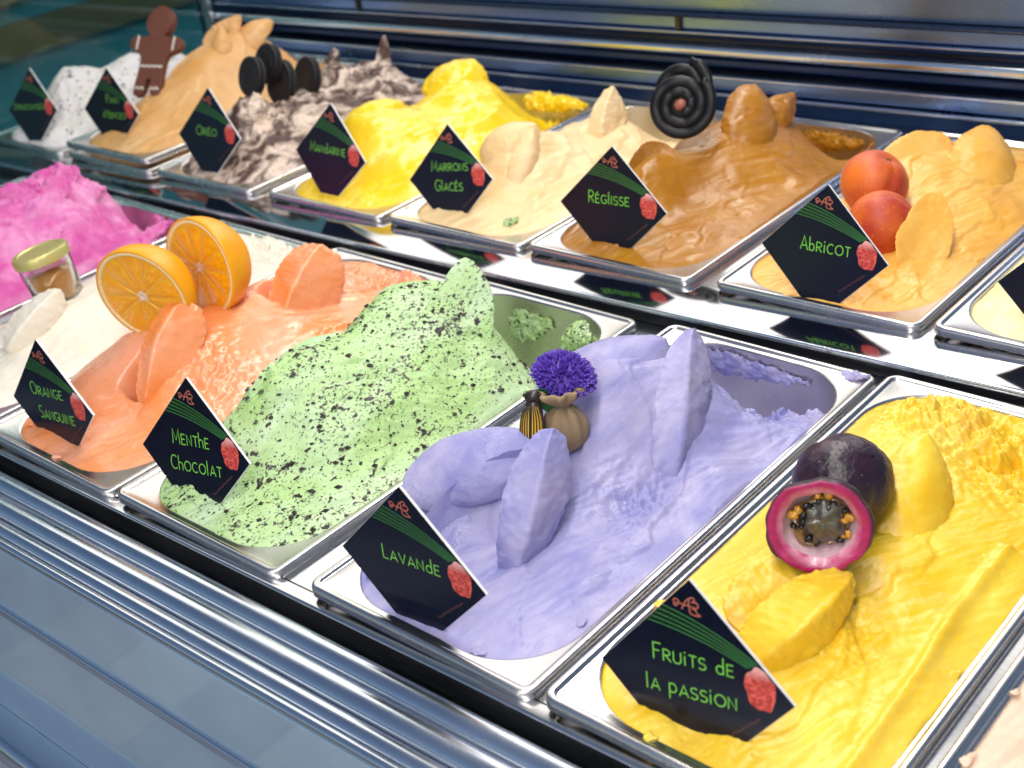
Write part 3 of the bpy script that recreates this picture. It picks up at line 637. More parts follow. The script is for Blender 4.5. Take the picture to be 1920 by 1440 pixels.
curl('reglisse', (98, 196, 12), (68, 252, 66), (0.78, -0.5, 0.3), 54, 16, sharp=1.0, cup=-0.2, bend=3, shape=(0.9, 0.4), rough=0.7, edge=0.6, seed=66)
curl('reglisse', (78, 240, 26), (88, 290, 46), (0.4, -0.2, 0.9), 40, 22, cup=-0.3, bend=4, rough=1.4, edge=1, seed=67)
M['abricot'] = gelato('apricot_ice_cream', (0.78, 0.38, 0.045), (0.84, 0.50, 0.12), 0.36, cscale=20)
ice_cream('abricot', [(82, 24, -2), (90, 50, 0), (60, 90, 4), (60, 150, 12), (84, 110, 6), (90, 150, 12), (50, 215, 30), (72, 250, 26), (84, 180, 20), (84, 225, 24), (110, 110, 6), (112, 170, 14), (114, 230, 14), (118, 280, 10), (144, 110, 1), (145, 200, 4), (145, 270, 3), (20, 120, 2), (20, 210, 14), (82, 300, 10), (82, 335, -6)],
    M['abricot'], 'golden apricot ice cream beside the two apricots', 1.1, saw=1.9, wl=46, strokes=1.0, lumps=1.0, ridges=0.8, stroke_dir=24, seed=26.4, overflow=[(148, 160, 110, 2)])
curl('abricot', (120, 80, -6), (112, 140, 36), (0.55, -0.60, 0.60), 38, 9, cup=0.3, bend=2, shape=(0.85, 0.5), rough=0.5, edge=0.6, seed=71)
curl('abricot', (114, 212, 0), (86, 288, 35), (0.62, -0.6, 0.5), 54, 16, cup=-0.2, bend=4, shape=(0.85, 0.4), rough=0.7, edge=0.6, seed=72)
curl('abricot', (40, 196, 14), (60, 268, 30), (0.3, -0.7, 0.6), 46, 12, cup=0.2, shape=(0.8, 0.4), rough=0.5, seed=73)
M['vanilla'] = gelato('vanilla_ice_cream', (0.82, 0.72, 0.34), (0.86, 0.78, 0.46), 0.4)
ice_cream('vanilla', [(82, 30, 0), (40, 60, 3), (82, 120, 6), (60, 250, 20)], M['vanilla'], 'pale cream-yellow ice cream at the right edge of the upper row', 1.8, seed=28.1)
# smears and crumbs left on the rims
rs = random.Random(21)
SM = dict(lavande=[(26, 30), (120, 12.5), (152, 60), (10, 150), (154, 180)], menthe=[(20, 40), (100, 9.5), (153, 90), (155, 150), (154, 235)], passion=[(60, 9.5), (110, 9), (154, 120), (155, 210), (9, 90)], orange=[(30, 24), (90, 9.5), (150, 50)], reglisse=[(100, 9), (155, 90), (155, 200)], abricot=[(60, 10), (154, 120)], mandarine=[(110, 10)], peach=[(9, 120), (9, 70), (10, 170)])
for key_, sp_ in SM.items():
    for k, (u_, v_) in enumerate(sp_):
        a_ = rs.uniform(0, 3.1); l_ = rs.uniform(2.5, 5.5)
        du, dv = (l_ * 0.4, l_) if (u_ < 30 or u_ > 140) else (l_, l_ * 0.3)
        curl(key_, (u_ - du, v_ - dv, -1.7), (u_ + du, v_ + dv, -1.4), (0.05, -0.05, 1), rs.uniform(2.5, 5), rs.uniform(0.8, 1.8), rough=0.8, edge=1.5, seed=90 + k + u_ * 0.1, name='smear', ns=18, nc=14, sharp=1.0)
# thin residue on the scraped steel
curl('menthe', (40, 347.5, -30), (88, 347.5, -16), (0, -1, 0.05), 26, 3, rough=1.2, edge=3, seed=86, name='residue')
curl('menthe', (150, 300, -40), (151, 338, -14), (-1, 0, 0.1), 26, 3, rough=1.2, edge=3, seed=87, name='residue')
curl('reglisse', (60, 346, -18), (130, 346, -14), (0, -1, 0.05), 22, 4, rough=1.4, edge=3, seed=88, name='residue')
curl('reglisse', (150, 300, -12), (149, 336, -10), (-1, 0, 0.1), 20, 4, rough=1.4, edge=3, seed=89, name='residue')
curl('lavande', (30, 346, -14), (118, 346.5, -12), (0, -1, 0.05), 16, 3, rough=1.2, edge=2.5, seed=90, name='residue')
curl('pink', (90, 346, -10), (140, 344, -6), (0, -1, 0.05), 14, 4, rough=1.6, edge=3, seed=91, name='residue')
curl('pink', (100, 322, -40), (120, 346, -6), (0, -0.6, 0.6), 9, 5, rough=1.6, edge=2, seed=92, name='residue')
curl('lavande', (140, 349, -3), (160, 354, 0), (0.1, -0.3, 1), 12, 4, rough=1.6, edge=2, seed=81, name='smear')
curl('menthe', (118, 336, -6), (150, 318, -2), (-0.2, -0.5, 0.8), 18, 8, rough=1.8, edge=2, seed=82, name='smear')
curl('menthe', (96, 347, -34), (140, 342, -14), (0, -0.95, 0.2), 20, 4, rough=1.4, edge=2, seed=83, name='smear')
curl('marrons', (118, 34, -3), (126, 44, 2), (0.2, -0.4, 1), 10, 7, rough=2.4, edge=2, seed=84, name='mint_crumb', mat=M['menthe'])
curl('marrons', (118, 306, 0), (126, 330, 10), (0.4, -0.5, 0.7), 22, 14, rough=1.8, edge=1, seed=85, name='smear')
#SECTION3

# ------------------------------------------------------------------ flavour cards
def arc(cx, cy, rx, ry, a0, a1, n=14):
    return [(cx + rx * math.cos(R_(a0 + (a1 - a0) * k / n)), cy + ry * math.sin(R_(a0 + (a1 - a0) * k / n))) for k in range(n + 1)]
# thin uncial-like stroke letters: (advance, strokes), cap height 1
G = {
 'A': (.62, [[(0, 0), (.30, 1), (.60, 0)], [(.12, .30), (.48, .30)]]),
 'B': (.52, [[(0, 0), (0, 1)], [(0, 1)] + arc(.16, .76, .26, .24, 90, -90) + [(0, .52)], [(0, .52)] + arc(.18, .26, .28, .26, 90, -90) + [(0, 0)]]),
 'C': (.62, [arc(.34, .5, .34, .5, 52, 308, 20)]),
 'D': (.62, [[(0, 0), (0, 1)], [(0, 1)] + arc(.18, .5, .40, .5, 90, -90, 18) + [(0, 0)]]),
 'E': (.46, [[(.40, 1), (0, 1), (0, 0), (.42, 0)], [(0, .52), (.34, .52)]]),
 'F': (.46, [[(.44, 1), (0, 1), (0, 0)], [(0, .54), (.34, .54)]]),
 'G': (.66, [arc(.34, .5, .34, .5, 52, 330, 20) + [(.62, .44), (.42, .44)]]),
 'H': (.58, [[(0, 0), (0, 1)], [(.52, 0), (.52, 1)], [(0, .52), (.52, .52)]]),
 'I': (.12, [[(.03, 0), (.03, 1)]]),
 'L': (.40, [[(0, 1), (0, 0), (.36, 0)]]),
 'M': (.76, [[(0, 0), (.06, 1), (.35, .22), (.64, 1), (.70, 0)]]),
 'N': (.58, [[(0, 0), (0, 1), (.52, 0), (.52, 1)]]),
 'O': (.74, [arc(.36, .5, .36, .5, 90, 450, 26)]),
 'P': (.50, [[(0, 0), (0, 1)], [(0, 1)] + arc(.18, .74, .28, .26, 90, -90) + [(0, .48)]]),
 'Q': (.74, [arc(.36, .5, .36, .5, 90, 450, 26), [(.46, .16), (.76, -.14)]]),
 'R': (.54, [[(0, 0), (0, 1)], [(0, 1)] + arc(.18, .74, .28, .26, 90, -90) + [(0, .48)], [(.16, .48), (.50, 0)]]),
 'S': (.48, [arc(.23, .75, .22, .25, 40, 270, 14) + arc(.21, .25, .25, .25, 90, -140, 14)]),
 'T': (.50, [[(0, 1), (.50, 1)], [(.25, 1), (.25, 0)]]),
 'U': (.58, [[(0, 1), (0, .3)] + arc(.26, .3, .26, .3, 180, 360, 12) + [(.52, 1)]]),
 'V': (.58, [[(0, 1), (.28, 0), (.56, 1)]]),
 'd': (.56, [[(.48, 1.42), (.48, 0)], arc(.26, .36, .24, .36, 40, 320, 18)]),
 'b': (.52, [[(0, 1.42), (0, 0)], arc(.22, .36, .24, .36, 140, -140, 18)]),
 'h': (.50, [[(0, 1.42), (0, 0)], [(0, .5)] + arc(.22, .5, .22, .28, 160, 0, 10) + [(.44, 0)]]),
 'l': (.16, [[(.03, 1.42), (.03, 0)]]),
 'p': (.54, [[(0, -.45), (0, .92)], arc(.22, .52, .26, .40, 140, -140, 18)]),
 'i': (.16, [[(.04, 0), (.04, .80)], [(.04, 1.08), (.05, 1.18)]]),
 "'": (.16, [[(.06, 1.2), (.02, .95)]]),
 ' ': (.34, []),
}
ACC = {'É': 'E'}
def text_strokes(txt):
    """'^' before a letter makes it tall"""
    x = 0; out = []; tall = False
    for ch in txt:
        if ch == '^': tall = True; continue
        base = ACC.get(ch, ch); adv, st = G[base]; s = 1.42 if tall else 1.0; hs = 1.15 if tall else 1.0
        for stroke in st: out.append([(x + px * hs, py * s) for px, py in stroke])
        if ch == 'É': out.append([(x + .10, 1.14), (x + .26, 1.34)])
        x += adv * hs + .17; tall = False
    return out, x - .17
def ribbon(mb, pts, w, z):
    pts = [Vector((p[0], p[1], 0)) for p in pts]
    closed = len(pts) > 3 and (pts[0] - pts[-1]).length < 1e-6
    V = []; n = len(pts)
    for i, p in enumerate(pts):
        a = pts[i - 1] if i else (pts[-2] if closed else None); b = pts[i + 1] if i < n - 1 else (pts[1] if closed else None)
        d0 = (p - a).normalized() if a is not None else None; d1 = (b - p).normalized() if b is not None else None
        if d0 is None: d0 = d1; p = p - d1 * w * .3
        if d1 is None: d1 = d0; p = p + d0 * w * .3
        n0 = Vector((-d0.y, d0.x, 0)); n1 = Vector((-d1.y, d1.x, 0)); nn = n0 + n1
        if nn.length < .2: nn = n0
        nn.normalize(); k = min(1.6, 1 / max(.4, nn.dot(n0)))
        V += [(p.x + nn.x * w / 2 * k, p.y + nn.y * w / 2 * k, z), (p.x - nn.x * w / 2 * k, p.y - nn.y * w / 2 * k, z)]
    mb.add(V, [(2 * i, 2 * i + 1, 2 * i + 3, 2 * i + 2) for i in range(n - 1)])
D = 50.0
CUT = -0.74
def card(label, center, yaw, pitch, rollz, lines, size):
    fn = Vector((-math.sin(yaw), math.cos(yaw), 0)); ux = Vector((math.cos(yaw), math.sin(yaw), 0))
    up = math.cos(pitch) * Vector((0, 0, 1)) + math.sin(pitch) * fn
    a = math.cos(rollz) * ux + math.sin(rollz) * up; b = -math.sin(rollz) * ux + math.cos(rollz) * up; n = a.cross(b)
    mt = Matrix.Identity(4)
    for r in range(3): mt[r][0] = a[r]; mt[r][1] = b[r]; mt[r][2] = n[r]; mt[r][3] = center[r]
    root = empty('flavour_card', mt); tag(root, label, 'sign', 'flavour name cards stuck in the ice creams')
    bend = random.uniform(-.25, .25)
    P = [(0, D), (-D, 0), (-(1 + CUT) * D, CUT * D), ((1 + CUT) * D, CUT * D), (D, 0)]
    def plate(P, z0, z1, name, mat):
        k = len(P); mb = MB(); mb.add([(x, y, z0) for x, y in P] + [(x, y, z1) for x, y in P], [tuple(range(k)), tuple(range(2 * k - 1, k - 1, -1))] + [(i, (i + 1) % k, (i + 1) % k + k, i + k) for i in range(k)])
        return mb.build(name, mat, root, None, False, MM)
    plate(P, -1.7, 0.0, 'board', M['board'])
    ins = 0.996
    plate([(x * ins, y * ins) for x, y in P], 0.02, 0.16, 'print', M['print'])
    # fan of green lines sweeping down to the rose
    mb = MB(); cu = []
    for k in range(5):
        t = k / 4; s = Vector((-.285 - .175 * t, .700 - .175 * t)); e = Vector((.655 - .10 * t, .315 - .055 * t)); m_ = (s + e) / 2 + Vector((.03, .075))
        cu.append([((1 - q) ** 2 * s + 2 * q * (1 - q) * m_ + q * q * e) * D for q in [j / 24 for j in range(25)]])
    F = MB(); A, B = cu[0], cu[4]
    F.add([(p.x, p.y, .20) for p in A] + [(p.x, p.y, .20) for p in B], [(i, i + 25, i + 26, i + 1) for i in range(24)])
    F.build('green_band', M['green_fill'], root, None, False, MM)
    for k, c in enumerate(cu): ribbon(mb, [(p.x, p.y) for p in c], .32, .24 + .004 * k)
    mb.build('green_lines', M['green_line'], root, None, False, MM)
    # rose
    mb = MB(); RV_ = []
    for k in range(40):
        a_ = 2 * math.pi * k / 40; rr = 1 + .05 * math.sin(5 * a_ + 1) + .03 * math.sin(9 * a_)
        x, y = 7.6 * rr * math.cos(a_), 10.2 * rr * math.sin(a_); RV_.append((x * .96 + y * -.20, y * .98 + x * .2, 0))
    mb.add(RV_ + [(x, y, -.12) for x, y, z in RV_], [tuple(range(40))] + [(i, i + 40, (i + 1) % 40 + 40, (i + 1) % 40) for i in range(40)])
    mb.build('rose', M['rose'], root, Matrix.Translation((33.6 * MM, 4.0 * MM, .34 * MM)), False, MM)
    # copper script mark near the tip
    mb = MB()
    sc = [[(-7, .6), (-8, 2), (-6.6, 3), (-5, 2), (-5.6, .2), (-7, -.6), (-7.6, .4), (-4.6, 1.2), (-2.4, .4)],
          [(-3.4, -1.6), (-1.4, 2.4), (.6, 4.2), (.4, 1.2), (1.0, -2.8)], [(-2.8, .2), (-.2, .8), (2.2, .2)],
          [(.8, 4.4), (2.6, 5.2), (3.6, 4.0), (2.2, 2.6), (4.4, 3.0), (5.6, 1.4), (4.2, -.2), (2.0, -.6)], [(3.2, .6), (5.0, -2.6), (6.6, -3.4), (4.0, -3.8), (1.2, -3.2)]]
    for k, s in enumerate(sc):
        pts = []
        for i in range(len(s) - 1):
            p0, p1, p2, p3 = (Vector(s[max(0, min(len(s) - 1, i + d))]) for d in (-1, 0, 1, 2))
            for q in range(4):
                t = q / 4; pts.append(.5 * (2 * p1 + (p2 - p0) * t + (2 * p0 - 5 * p1 + 4 * p2 - p3) * t * t + (3 * p1 - p0 - 3 * p2 + p3) * t ** 3))
        pts.append(Vector(s[-1])); ribbon(mb, [(p.x * .95 - 1, p.y * .95 + 36.5) for p in pts], .62, .24 + .01 * k)
    mb.build('script_mark', M['script'], root, None, False, MM)
    # tiny script line along the lower right edge
    mb = MB(); pts = []
    rnd = random.Random(3)
    ln = 24
    for k in range(66):
        t = k / 65; x = t * ln; y = .75 * math.sin(t * 62) * (0.35 + rnd.random() * .8) + (.9 if k in (1, 2, 18, 19, 34, 50) else 0)
        pts.append((x + .35 * math.cos(t * 62), y))
    th = math.atan2(.317, .382); ox, oy = 14.6, -25.4
    ribbon(mb, [(ox + x * math.cos(th) - y * math.sin(th), oy + x * math.sin(th) + y * math.cos(th)) for x, y in pts], .30, .24)
    mb.build('script_line', M['script_dim'], root, None, False, MM)
    # flavour name
    mb = MB(); k = 0
    for (txt, bx, by, h, xs) in lines:
        st, wd = text_strokes(txt)
        for s in st:
            ribbon(mb, [(bx * D + p[0] * h * xs, by * D + p[1] * h) for p in s], .66 * (h / 5.4) ** .5, .24 + .004 * (k % 40)); k += 1
    mb.build('lettering', M['green'], root, None, False, MM)
    return root
def fit(txt, x0, x1, by, h): return (txt, x0, by, h, (x1 - x0) * D / (text_strokes(txt)[1] * h))
CARDS = [
 ('card reading Stracciatella in the far left white ice cream', (-1.003, .440, .045), 4.6, 17.3, 3.8, [fit('^STRACCIATEllA', -.78, .55, .02, 5.4)]),
 ('card reading Pain d\'épices below the gingerbread biscuit', (-.855, .458, .051), 5.1, 11.9, -.3, [fit('^PAIN', -.12, .32, .20, 6.4), fit("d'ÉpICES", -.30, .52, -.14, 6.0)]),
 ('card reading Oréo in the marbled cookie ice cream', (-.635, .434, .052), 2.8, 17.4, 1.5, [fit('^ORÉO', -.40, .26, .02, 6.6)]),
 ('card reading Mandarine in the bright yellow upper ice cream', (-.445, .435, .052), .5, 15.5, -1.1, [fit('^MANdARINE', -.56, .44, .04, 6.6)]),
 ('card reading Marrons Glacés in the beige chestnut ice cream', (-.312, .460, .036), 3.5, 17.0, 6.0, [fit('^MARRONS', -.43, .44, .16, 6.4), fit('^GlACÉS', -.36, .30, -.20, 6.8)]),
 ('card reading Réglisse in the brown liquorice ice cream', (-.117, .449, .041), 7.4, 10.0, -.9, [fit('^RÉGlISSE', -.44, .32, .05, 6.8)]),
 ('card reading Abricot beside the two apricots', (.083, .434, .040), 1.1, 10.8, -.8, [fit('^AbRiCOT', -.36, .42, .02, 6.9)]),
 ('card cropped by the right edge in the pale yellow ice cream', (.2585, .4405, .040), 3.0, 11.0, 0, []),
 ('card reading Orange Sanguine in the salmon orange ice cream', (-.304, .030, .0225), 3.4, 7.0, 3.8, [fit('^ORANGE', -.45, .34, .13, 6.6), fit('^SANGUINE', -.36, .50, -.23, 6.6)]),
 ('card reading Menthe Chocolat in the green mint ice cream', (-.139, .035, .028), 6.5, 14.6, 4.1, [fit('^MENThE', -.38, .30, .10, 6.7), fit('^ChOCOlAT', -.46, .48, -.25, 6.5)]),
 ('card reading Lavande in the purple ice cream', (.076, .017, .030), 4.6, 4.1, .2, [fit('^LAVANdE', -.38, .41, .04, 6.0)]),
 ('large card reading Fruits de la passion nearest the camera', (.243, .031, .021), 5.1, 13.0, 5.1, [fit('^FRUiTS dE', -.41, .42, .14, 5.6), fit('lA pASSiON', -.50, .44, -.18, 5.6)]),
]
for lab, c, yw, pt, rl, ln in CARDS: card(lab, c, R_(yw), R_(pt), R_(rl), ln, 1)

# ------------------------------------------------------------------ toppings
def frame_from_normal(n, up=(0, 0, 1), roll=0.0):
    n = Vector(n).normalized(); up = Vector(up)
    x = up.cross(n)
    if x.length < 1e-3: x = Vector((1, 0, 0))
    x.normalize(); y = n.cross(x)
    q = Matrix((x, y, n)).transposed().to_4x4()
    return q @ Matrix.Rotation(roll, 4, 'Z')
def place(key, p, rot): return TM[key] @ Matrix.Translation(Vector(p) * MM) @ rot
def img_dir(f, d, r): return -CAM_F * f + CAM_D * d + CAM_X * r      # towards the viewer / down / right

# halved oranges
def peel_mat():
    mt, nt, b = new_mat('orange_peel'); co = objco(nt)
    nt.links.new(mixc(nt, noise(nt, 40, 3, co), (0.86, 0.31, 0.003), (0.92, 0.44, 0.008)), b.inputs['Base Color'])
    b.inputs['Roughness'].default_value = 0.36; b.inputs['Subsurface Weight'].default_value = 0.15; b.inputs['Subsurface Scale'].default_value = 0.003
    v = N(nt, 'ShaderNodeTexVoronoi'); v.inputs['Scale'].default_value = 700; nt.links.new(co, v.inputs['Vector'])
    bump(nt, b, v.outputs['Distance'], 0.35, 0.0006); return mt
def pulp_mat():
    mt, nt, b = new_mat('orange_pulp'); co = objco(nt)
    sp = N(nt, 'ShaderNodeSeparateXYZ'); nt.links.new(co, sp.inputs[0])
    at = N(nt, 'ShaderNodeMath', operation='ARCTAN2'); nt.links.new(sp.outputs[1], at.inputs[0]); nt.links.new(sp.outputs[0], at.inputs[1])
    ln = N(nt, 'ShaderNodeVectorMath', operation='LENGTH'); nt.links.new(co, ln.inputs[0])
    k2 = N(nt, 'ShaderNodeMath', operation='MULTIPLY'); nt.links.new(ln.outputs['Value'], k2.inputs[0]); k2.inputs[1].default_value = 110
    cb = N(nt, 'ShaderNodeCombineXYZ'); k1 = N(nt, 'ShaderNodeMath', operation='MULTIPLY'); nt.links.new(at.outputs[0], k1.inputs[0]); k1.inputs[1].default_value = 6.5
    nt.links.new(k1.outputs[0], cb.inputs[0]); nt.links.new(k2.outputs[0], cb.inputs[1])
    g = N(nt, 'ShaderNodeTexNoise'); g.inputs['Scale'].default_value = 1.6; g.inputs['Detail'].default_value = 4; nt.links.new(cb.outputs[0], g.inputs['Vector'])
    nt.links.new(mixc(nt, ramp(nt, g.outputs['Fac'], 0.3, 0.7), (0.90, 0.33, 0.003), (0.97, 0.52, 0.014)), b.inputs['Base Color'])
    b.inputs['Roughness'].default_value = 0.18; b.inputs['Subsurface Weight'].default_value = 0.3; b.inputs['Subsurface Scale'].default_value = 0.004
    b.inputs['Coat Weight'].default_value = 0.4
    bump(nt, b, g.outputs['Fac'], 0.6, 0.0012); return mt
M['peel'] = peel_mat(); M['pulp'] = pulp_mat(); M['membrane'] = simple('orange_membrane', (0.93, 0.46, 0.03), 0.3, vs=300); M['core'] = simple('white_core', (0.85, 0.66, 0.52), 0.6, vs=300); M['pith'] = simple('orange_pith', (0.95, 0.76, 0.42), 0.6, vs=300)
def orange_half(label, mtx, r=36.0, seed=0):
    root = empty('orange_half', mtx); tag(root, label, 'orange', 'halved oranges on the ice cream')
    prof = [(r * math.cos(R_(a)), -r * math.sin(R_(a))) for a in range(88, -1, -4)] + [(r - .5, .35), (r - 1.4, .45), (r - 1.9, -.2)]
    mb = MB(); mb.lathe([(max(.2, p[0]), p[1]) for p in prof], 64, cap=False); mb.build('peel', M['peel'], root, None, True, MM)
    mb = MB(); mb.lathe([(r - 1.6, -.6), (r - 1.9, .25), (r - 3.8, .35), (r - 4.6, -.6)], 64, cap=False); mb.build('pith', M['pith'], root, None, True, MM)
    mb = MB(); mb.lathe([(r - 3.9, -.55), (4.6, -.35)], 64, cap=False); mb.build('membrane', M['membrane'], root, None, True, MM)
    mb = MB(); mb.lathe([(4.6, -.35), (3.0, .35), (1.2, -.6), (.2, -1.0)], 24, lambda a, t: 1 + .16 * math.sin(5 * a) + .1 * math.sin(9 * a), False); mb.build('core', M['core'], root, None, True, MM)
    nseg = 10; rnd = random.Random(seed)
    for k in range(nseg):
        a0 = 2 * math.pi * k / nseg + .018 + rnd.uniform(-.03, .03); a1 = 2 * math.pi * (k + 1) / nseg - .018
        V = []; F = []; NR, NA = 14, 8
        for i in range(NR + 1):
            t = i / NR; rr = 3.4 + (r - 7.8) * t
            sh = math.sin(math.pi * min(1, (t * 1.02) ** .8)) ** .35 if t < 1 else .25
            w = min(1.0, .45 + t * 1.2) * (1 if t < .86 else math.sqrt(max(0.05, 1 - ((t - .86) / .15) ** 2)))
            for j in range(NA + 1):
                s = j / NA * 2 - 1; a = (a0 + a1) / 2 + (a1 - a0) / 2 * s * w
                z = -.75 + 1.15 * (1 - s ** 4) * max(.15, sh) + .35 * rnd.uniform(-1, 1) * (abs(s) < .9)
                V.append((rr * math.cos(a), rr * math.sin(a), z))
        for i in range(NR):
            for j in range(NA): F.append((i * (NA + 1) + j, i * (NA + 1) + j + 1, (i + 1) * (NA + 1) + j + 1, (i + 1) * (NA + 1) + j))
        mb = MB(); mb.add(V, F); mb.build('segment', M['pulp'], root, None, True, MM)
    return root
orange_half('halved orange leaning lower left with its cut face down', place('orange', (47, 131, 60), frame_from_normal(img_dir(.74, .58, -.34))), 40, 1)
orange_half('halved orange standing behind the other half', place('orange', (49, 184, 62), frame_from_normal(img_dir(.68, .36, -.62))), 40, 2)

# passion fruit halves
def skin_mat():
    mt, nt, b = new_mat('passion_fruit_skin'); co = objco(nt)
    c = mixc(nt, ramp(nt, noise(nt, 45, 4, co), .35, .7), (0.010, 0.006, 0.016), (0.045, 0.012, 0.030))
    c = mixc(nt, ramp(nt, noise(nt, 420, 2, co), .70, .76), c, (0.30, 0.16, 0.20))
    nt.links.new(c, b.inputs['Base Color']); b.inputs['Roughness'].default_value = 0.36
    bump(nt, b, noise(nt, 130, 5, co), 0.5, 0.003); return mt
def rind_mat():
    mt, nt, b = new_mat('passion_fruit_rind'); co = objco(nt)
    sp = N(nt, 'ShaderNodeVectorMath', operation='LENGTH'); nt.links.new(objco(nt, (1, 1, 0)), sp.inputs[0])
    c = mixc(nt, ramp(nt, sp.outputs['Value'], .0168, .0212), (0.80, 0.40, 0.50), (0.36, 0.006, 0.09))
    c = mixc(nt, ramp(nt, noise(nt, 160, 4, co), .45, .75), c, (0.50, 0.02, 0.16))
    c = mixc(nt, ramp(nt, sp.outputs['Value'], .0240, .0256), c, (0.07, 0.008, 0.030))
    nt.links.new(c, b.inputs['Base Color']); b.inputs['Roughness'].default_value = 0.32; b.inputs['Coat Weight'].default_value = 0.3
    bump(nt, b, noise(nt, 240, 3, co), 0.3, 0.001); return mt
def wob(seed):
    return lambda a, t: 1 + .045 * math.sin(2 * a + seed) + .022 * math.sin(5 * a + 2 * seed) + .014 * math.sin(9 * a) + .008 * math.sin(17 * a)
M['pf_skin'] = skin_mat(); M['pf_rind'] = rind_mat()
M['pf_inner'] = simple('passion_fruit_white_inside', (0.80, 0.55, 0.60), 0.35, vs=200)
M['pf_pulp'] = simple('passion_fruit_pulp', (0.30, 0.16, 0.05), 0.12, var=.5, vs=260, bs_=.4, coat=.8)
M['pf_membrane'] = simple('grey_seed_membrane', (0.11, 0.10, 0.07), 0.2, var=.5, vs=260, bs_=.6, coat=.6)
M['pf_juice'] = simple('orange_juice_sac', (0.70, 0.33, 0.02), 0.08, var=.3, vs=300, coat=.8)
M['seed'] = simple('black_seed', (0.010, 0.010, 0.012), 0.12)
r = 25.5
root = empty('passion_fruit_half', place('passion', (76, 134, 45), frame_from_normal(img_dir(.90, .22, -.30)))); tag(root, 'cut passion fruit half showing magenta rind and black seeds', 'passion fruit', 'passion fruit halves on the yellow ice cream')
mb = MB(); mb.lathe([(max(.3, r * math.cos(R_(a))), -r * math.sin(R_(a))) for a in range(88, -1, -4)] + [(r - .5, .9)], 72, wob(1), False); mb.build('skin', M['pf_skin'], root, None, True, MM)
mb = MB(); mb.lathe([(r - .5, .9), (r - 1.8, 1.3), (r - 4, .9), (r - 6.6, -.3), (r - 8.2, -2.6)], 72, wob(1), False); mb.build('rind', M['pf_rind'], root, None, True, MM)
mb = MB(); mb.lathe([(r - 8.1, -2.5), (r - 8.6, -6), (r - 11, -12), (6, -17), (.3, -18.5)], 72, wob(1), False); mb.build('inner_wall', M['pf_inner'], root, None, True, MM)
V = []; F = []; NN = 44
for i in range(13):
    for k in range(NN):
        a = 2 * math.pi * k / NN; rr = (14.6 + 1.6 * math.sin(2 * a + .6) + 1.1 * math.sin(5 * a)) * i / 12
        zz = -9.0 + 1.4 * (i / 12) ** 2 + 3.2 * float(fbm(np.array([rr * math.cos(a) / 4.2]), np.array([rr * math.sin(a) / 4.2]), np.array([.5]), 4, .6)[0])
        V.append((rr * math.cos(a), rr * math.sin(a), min(zz, -3.0) if i < 12 else -12.0))
for i in range(12):
    for k in range(NN): F.append((i * NN + k, i * NN + (k + 1) % NN, (i + 1) * NN + (k + 1) % NN, (i + 1) * NN + k))
mb = MB(); mb.add(V, F); pu = mb.build('pulp', M['pf_pulp'], root, None, True, MM)
rnd = random.Random(5)
def blob(sx, sy, sz, n=12, jit=.0):
    V = []; F = []
    for i in range(n // 2 + 1):
        th = math.pi * i / (n // 2)
        for k in range(n):
            a = 2 * math.pi * k / n; j = 1 + jit * rnd.uniform(-1, 1)
            V.append((sx * j * math.sin(th) * math.cos(a), sy * j * math.sin(th) * math.sin(a), sz * math.cos(th)))
    for i in range(n // 2):
        for k in range(n): F.append((i * n + k, i * n + (k + 1) % n, (i + 1) * n + (k + 1) % n, (i + 1) * n + k))
    return V, F
def lump(sx, sy, sz, amp, sc, off):
    V, F = blob(sx, sy, sz, 26); A = np.array(V); nn = 1 + amp * fbm(A[:, 0] / sc + off, A[:, 1] / sc, A[:, 2] / sc, 3, .6); A *= nn[:, None]; return A.tolist(), F
mb = MB(); V, F = lump(10.6, 11.6, 4.6, .34, 3.0, 2); mb.add([(x + 1.5, y + 1.2, z - 7.0) for x, y, z in V], F); mb.build('seed_membrane', M['pf_membrane'], root, None, True, MM)
for k in range(24):
    a = 2 * math.pi * k / 24 + rnd.uniform(-.3, .3); rr = rnd.uniform(7.0, 14.4); sc_ = rnd.uniform(.75, 1.15)
    if rnd.random() < .2: continue
    V, F = blob(2.5 * sc_, 1.7 * sc_, 1.5 * sc_, 10); mb = MB(); mb.add(V, F)
    mb.build('seed', M['seed'], root, Matrix.Translation((rr * math.cos(a) * MM, rr * math.sin(a) * MM, (-5.6 + rnd.uniform(-1.2, 1.2)) * MM)) @ Euler((rnd.uniform(-.9, .9), rnd.uniform(-.9, .9), a + rnd.uniform(-1.5, 1.5))).to_matrix().to_4x4(), True, MM)
for k in range(9):
    a = rnd.uniform(0, 6.28); rr = rnd.uniform(11.5, 15.2); V, F = lump(rnd.uniform(1.6, 2.8), rnd.uniform(1.4, 2.4), 1.6, .25, 1.5, k)
    mb = MB(); mb.add(V, F); mb.build('juice_sac', M['pf_juice'], root, Matrix.Translation((rr * math.cos(a) * MM, rr * math.sin(a) * MM, (-6.0 + rnd.uniform(-1, .8)) * MM)), True, MM)
o = MB().lathe([(max(.3, 27 * math.cos(R_(a))), 25.5 * math.sin(R_(a))) for a in range(-40, 89, 4)], 72, wob(2.2), False).build('passion_fruit_half', M['pf_skin'], None, place('passion', (60, 188, 34), frame_from_normal(img_dir(.62, -.55, .35))), True, MM)
tag(o, 'dark purple passion fruit half with its skin side up, behind', 'passion fruit', 'passion fruit halves on the yellow ice cream')

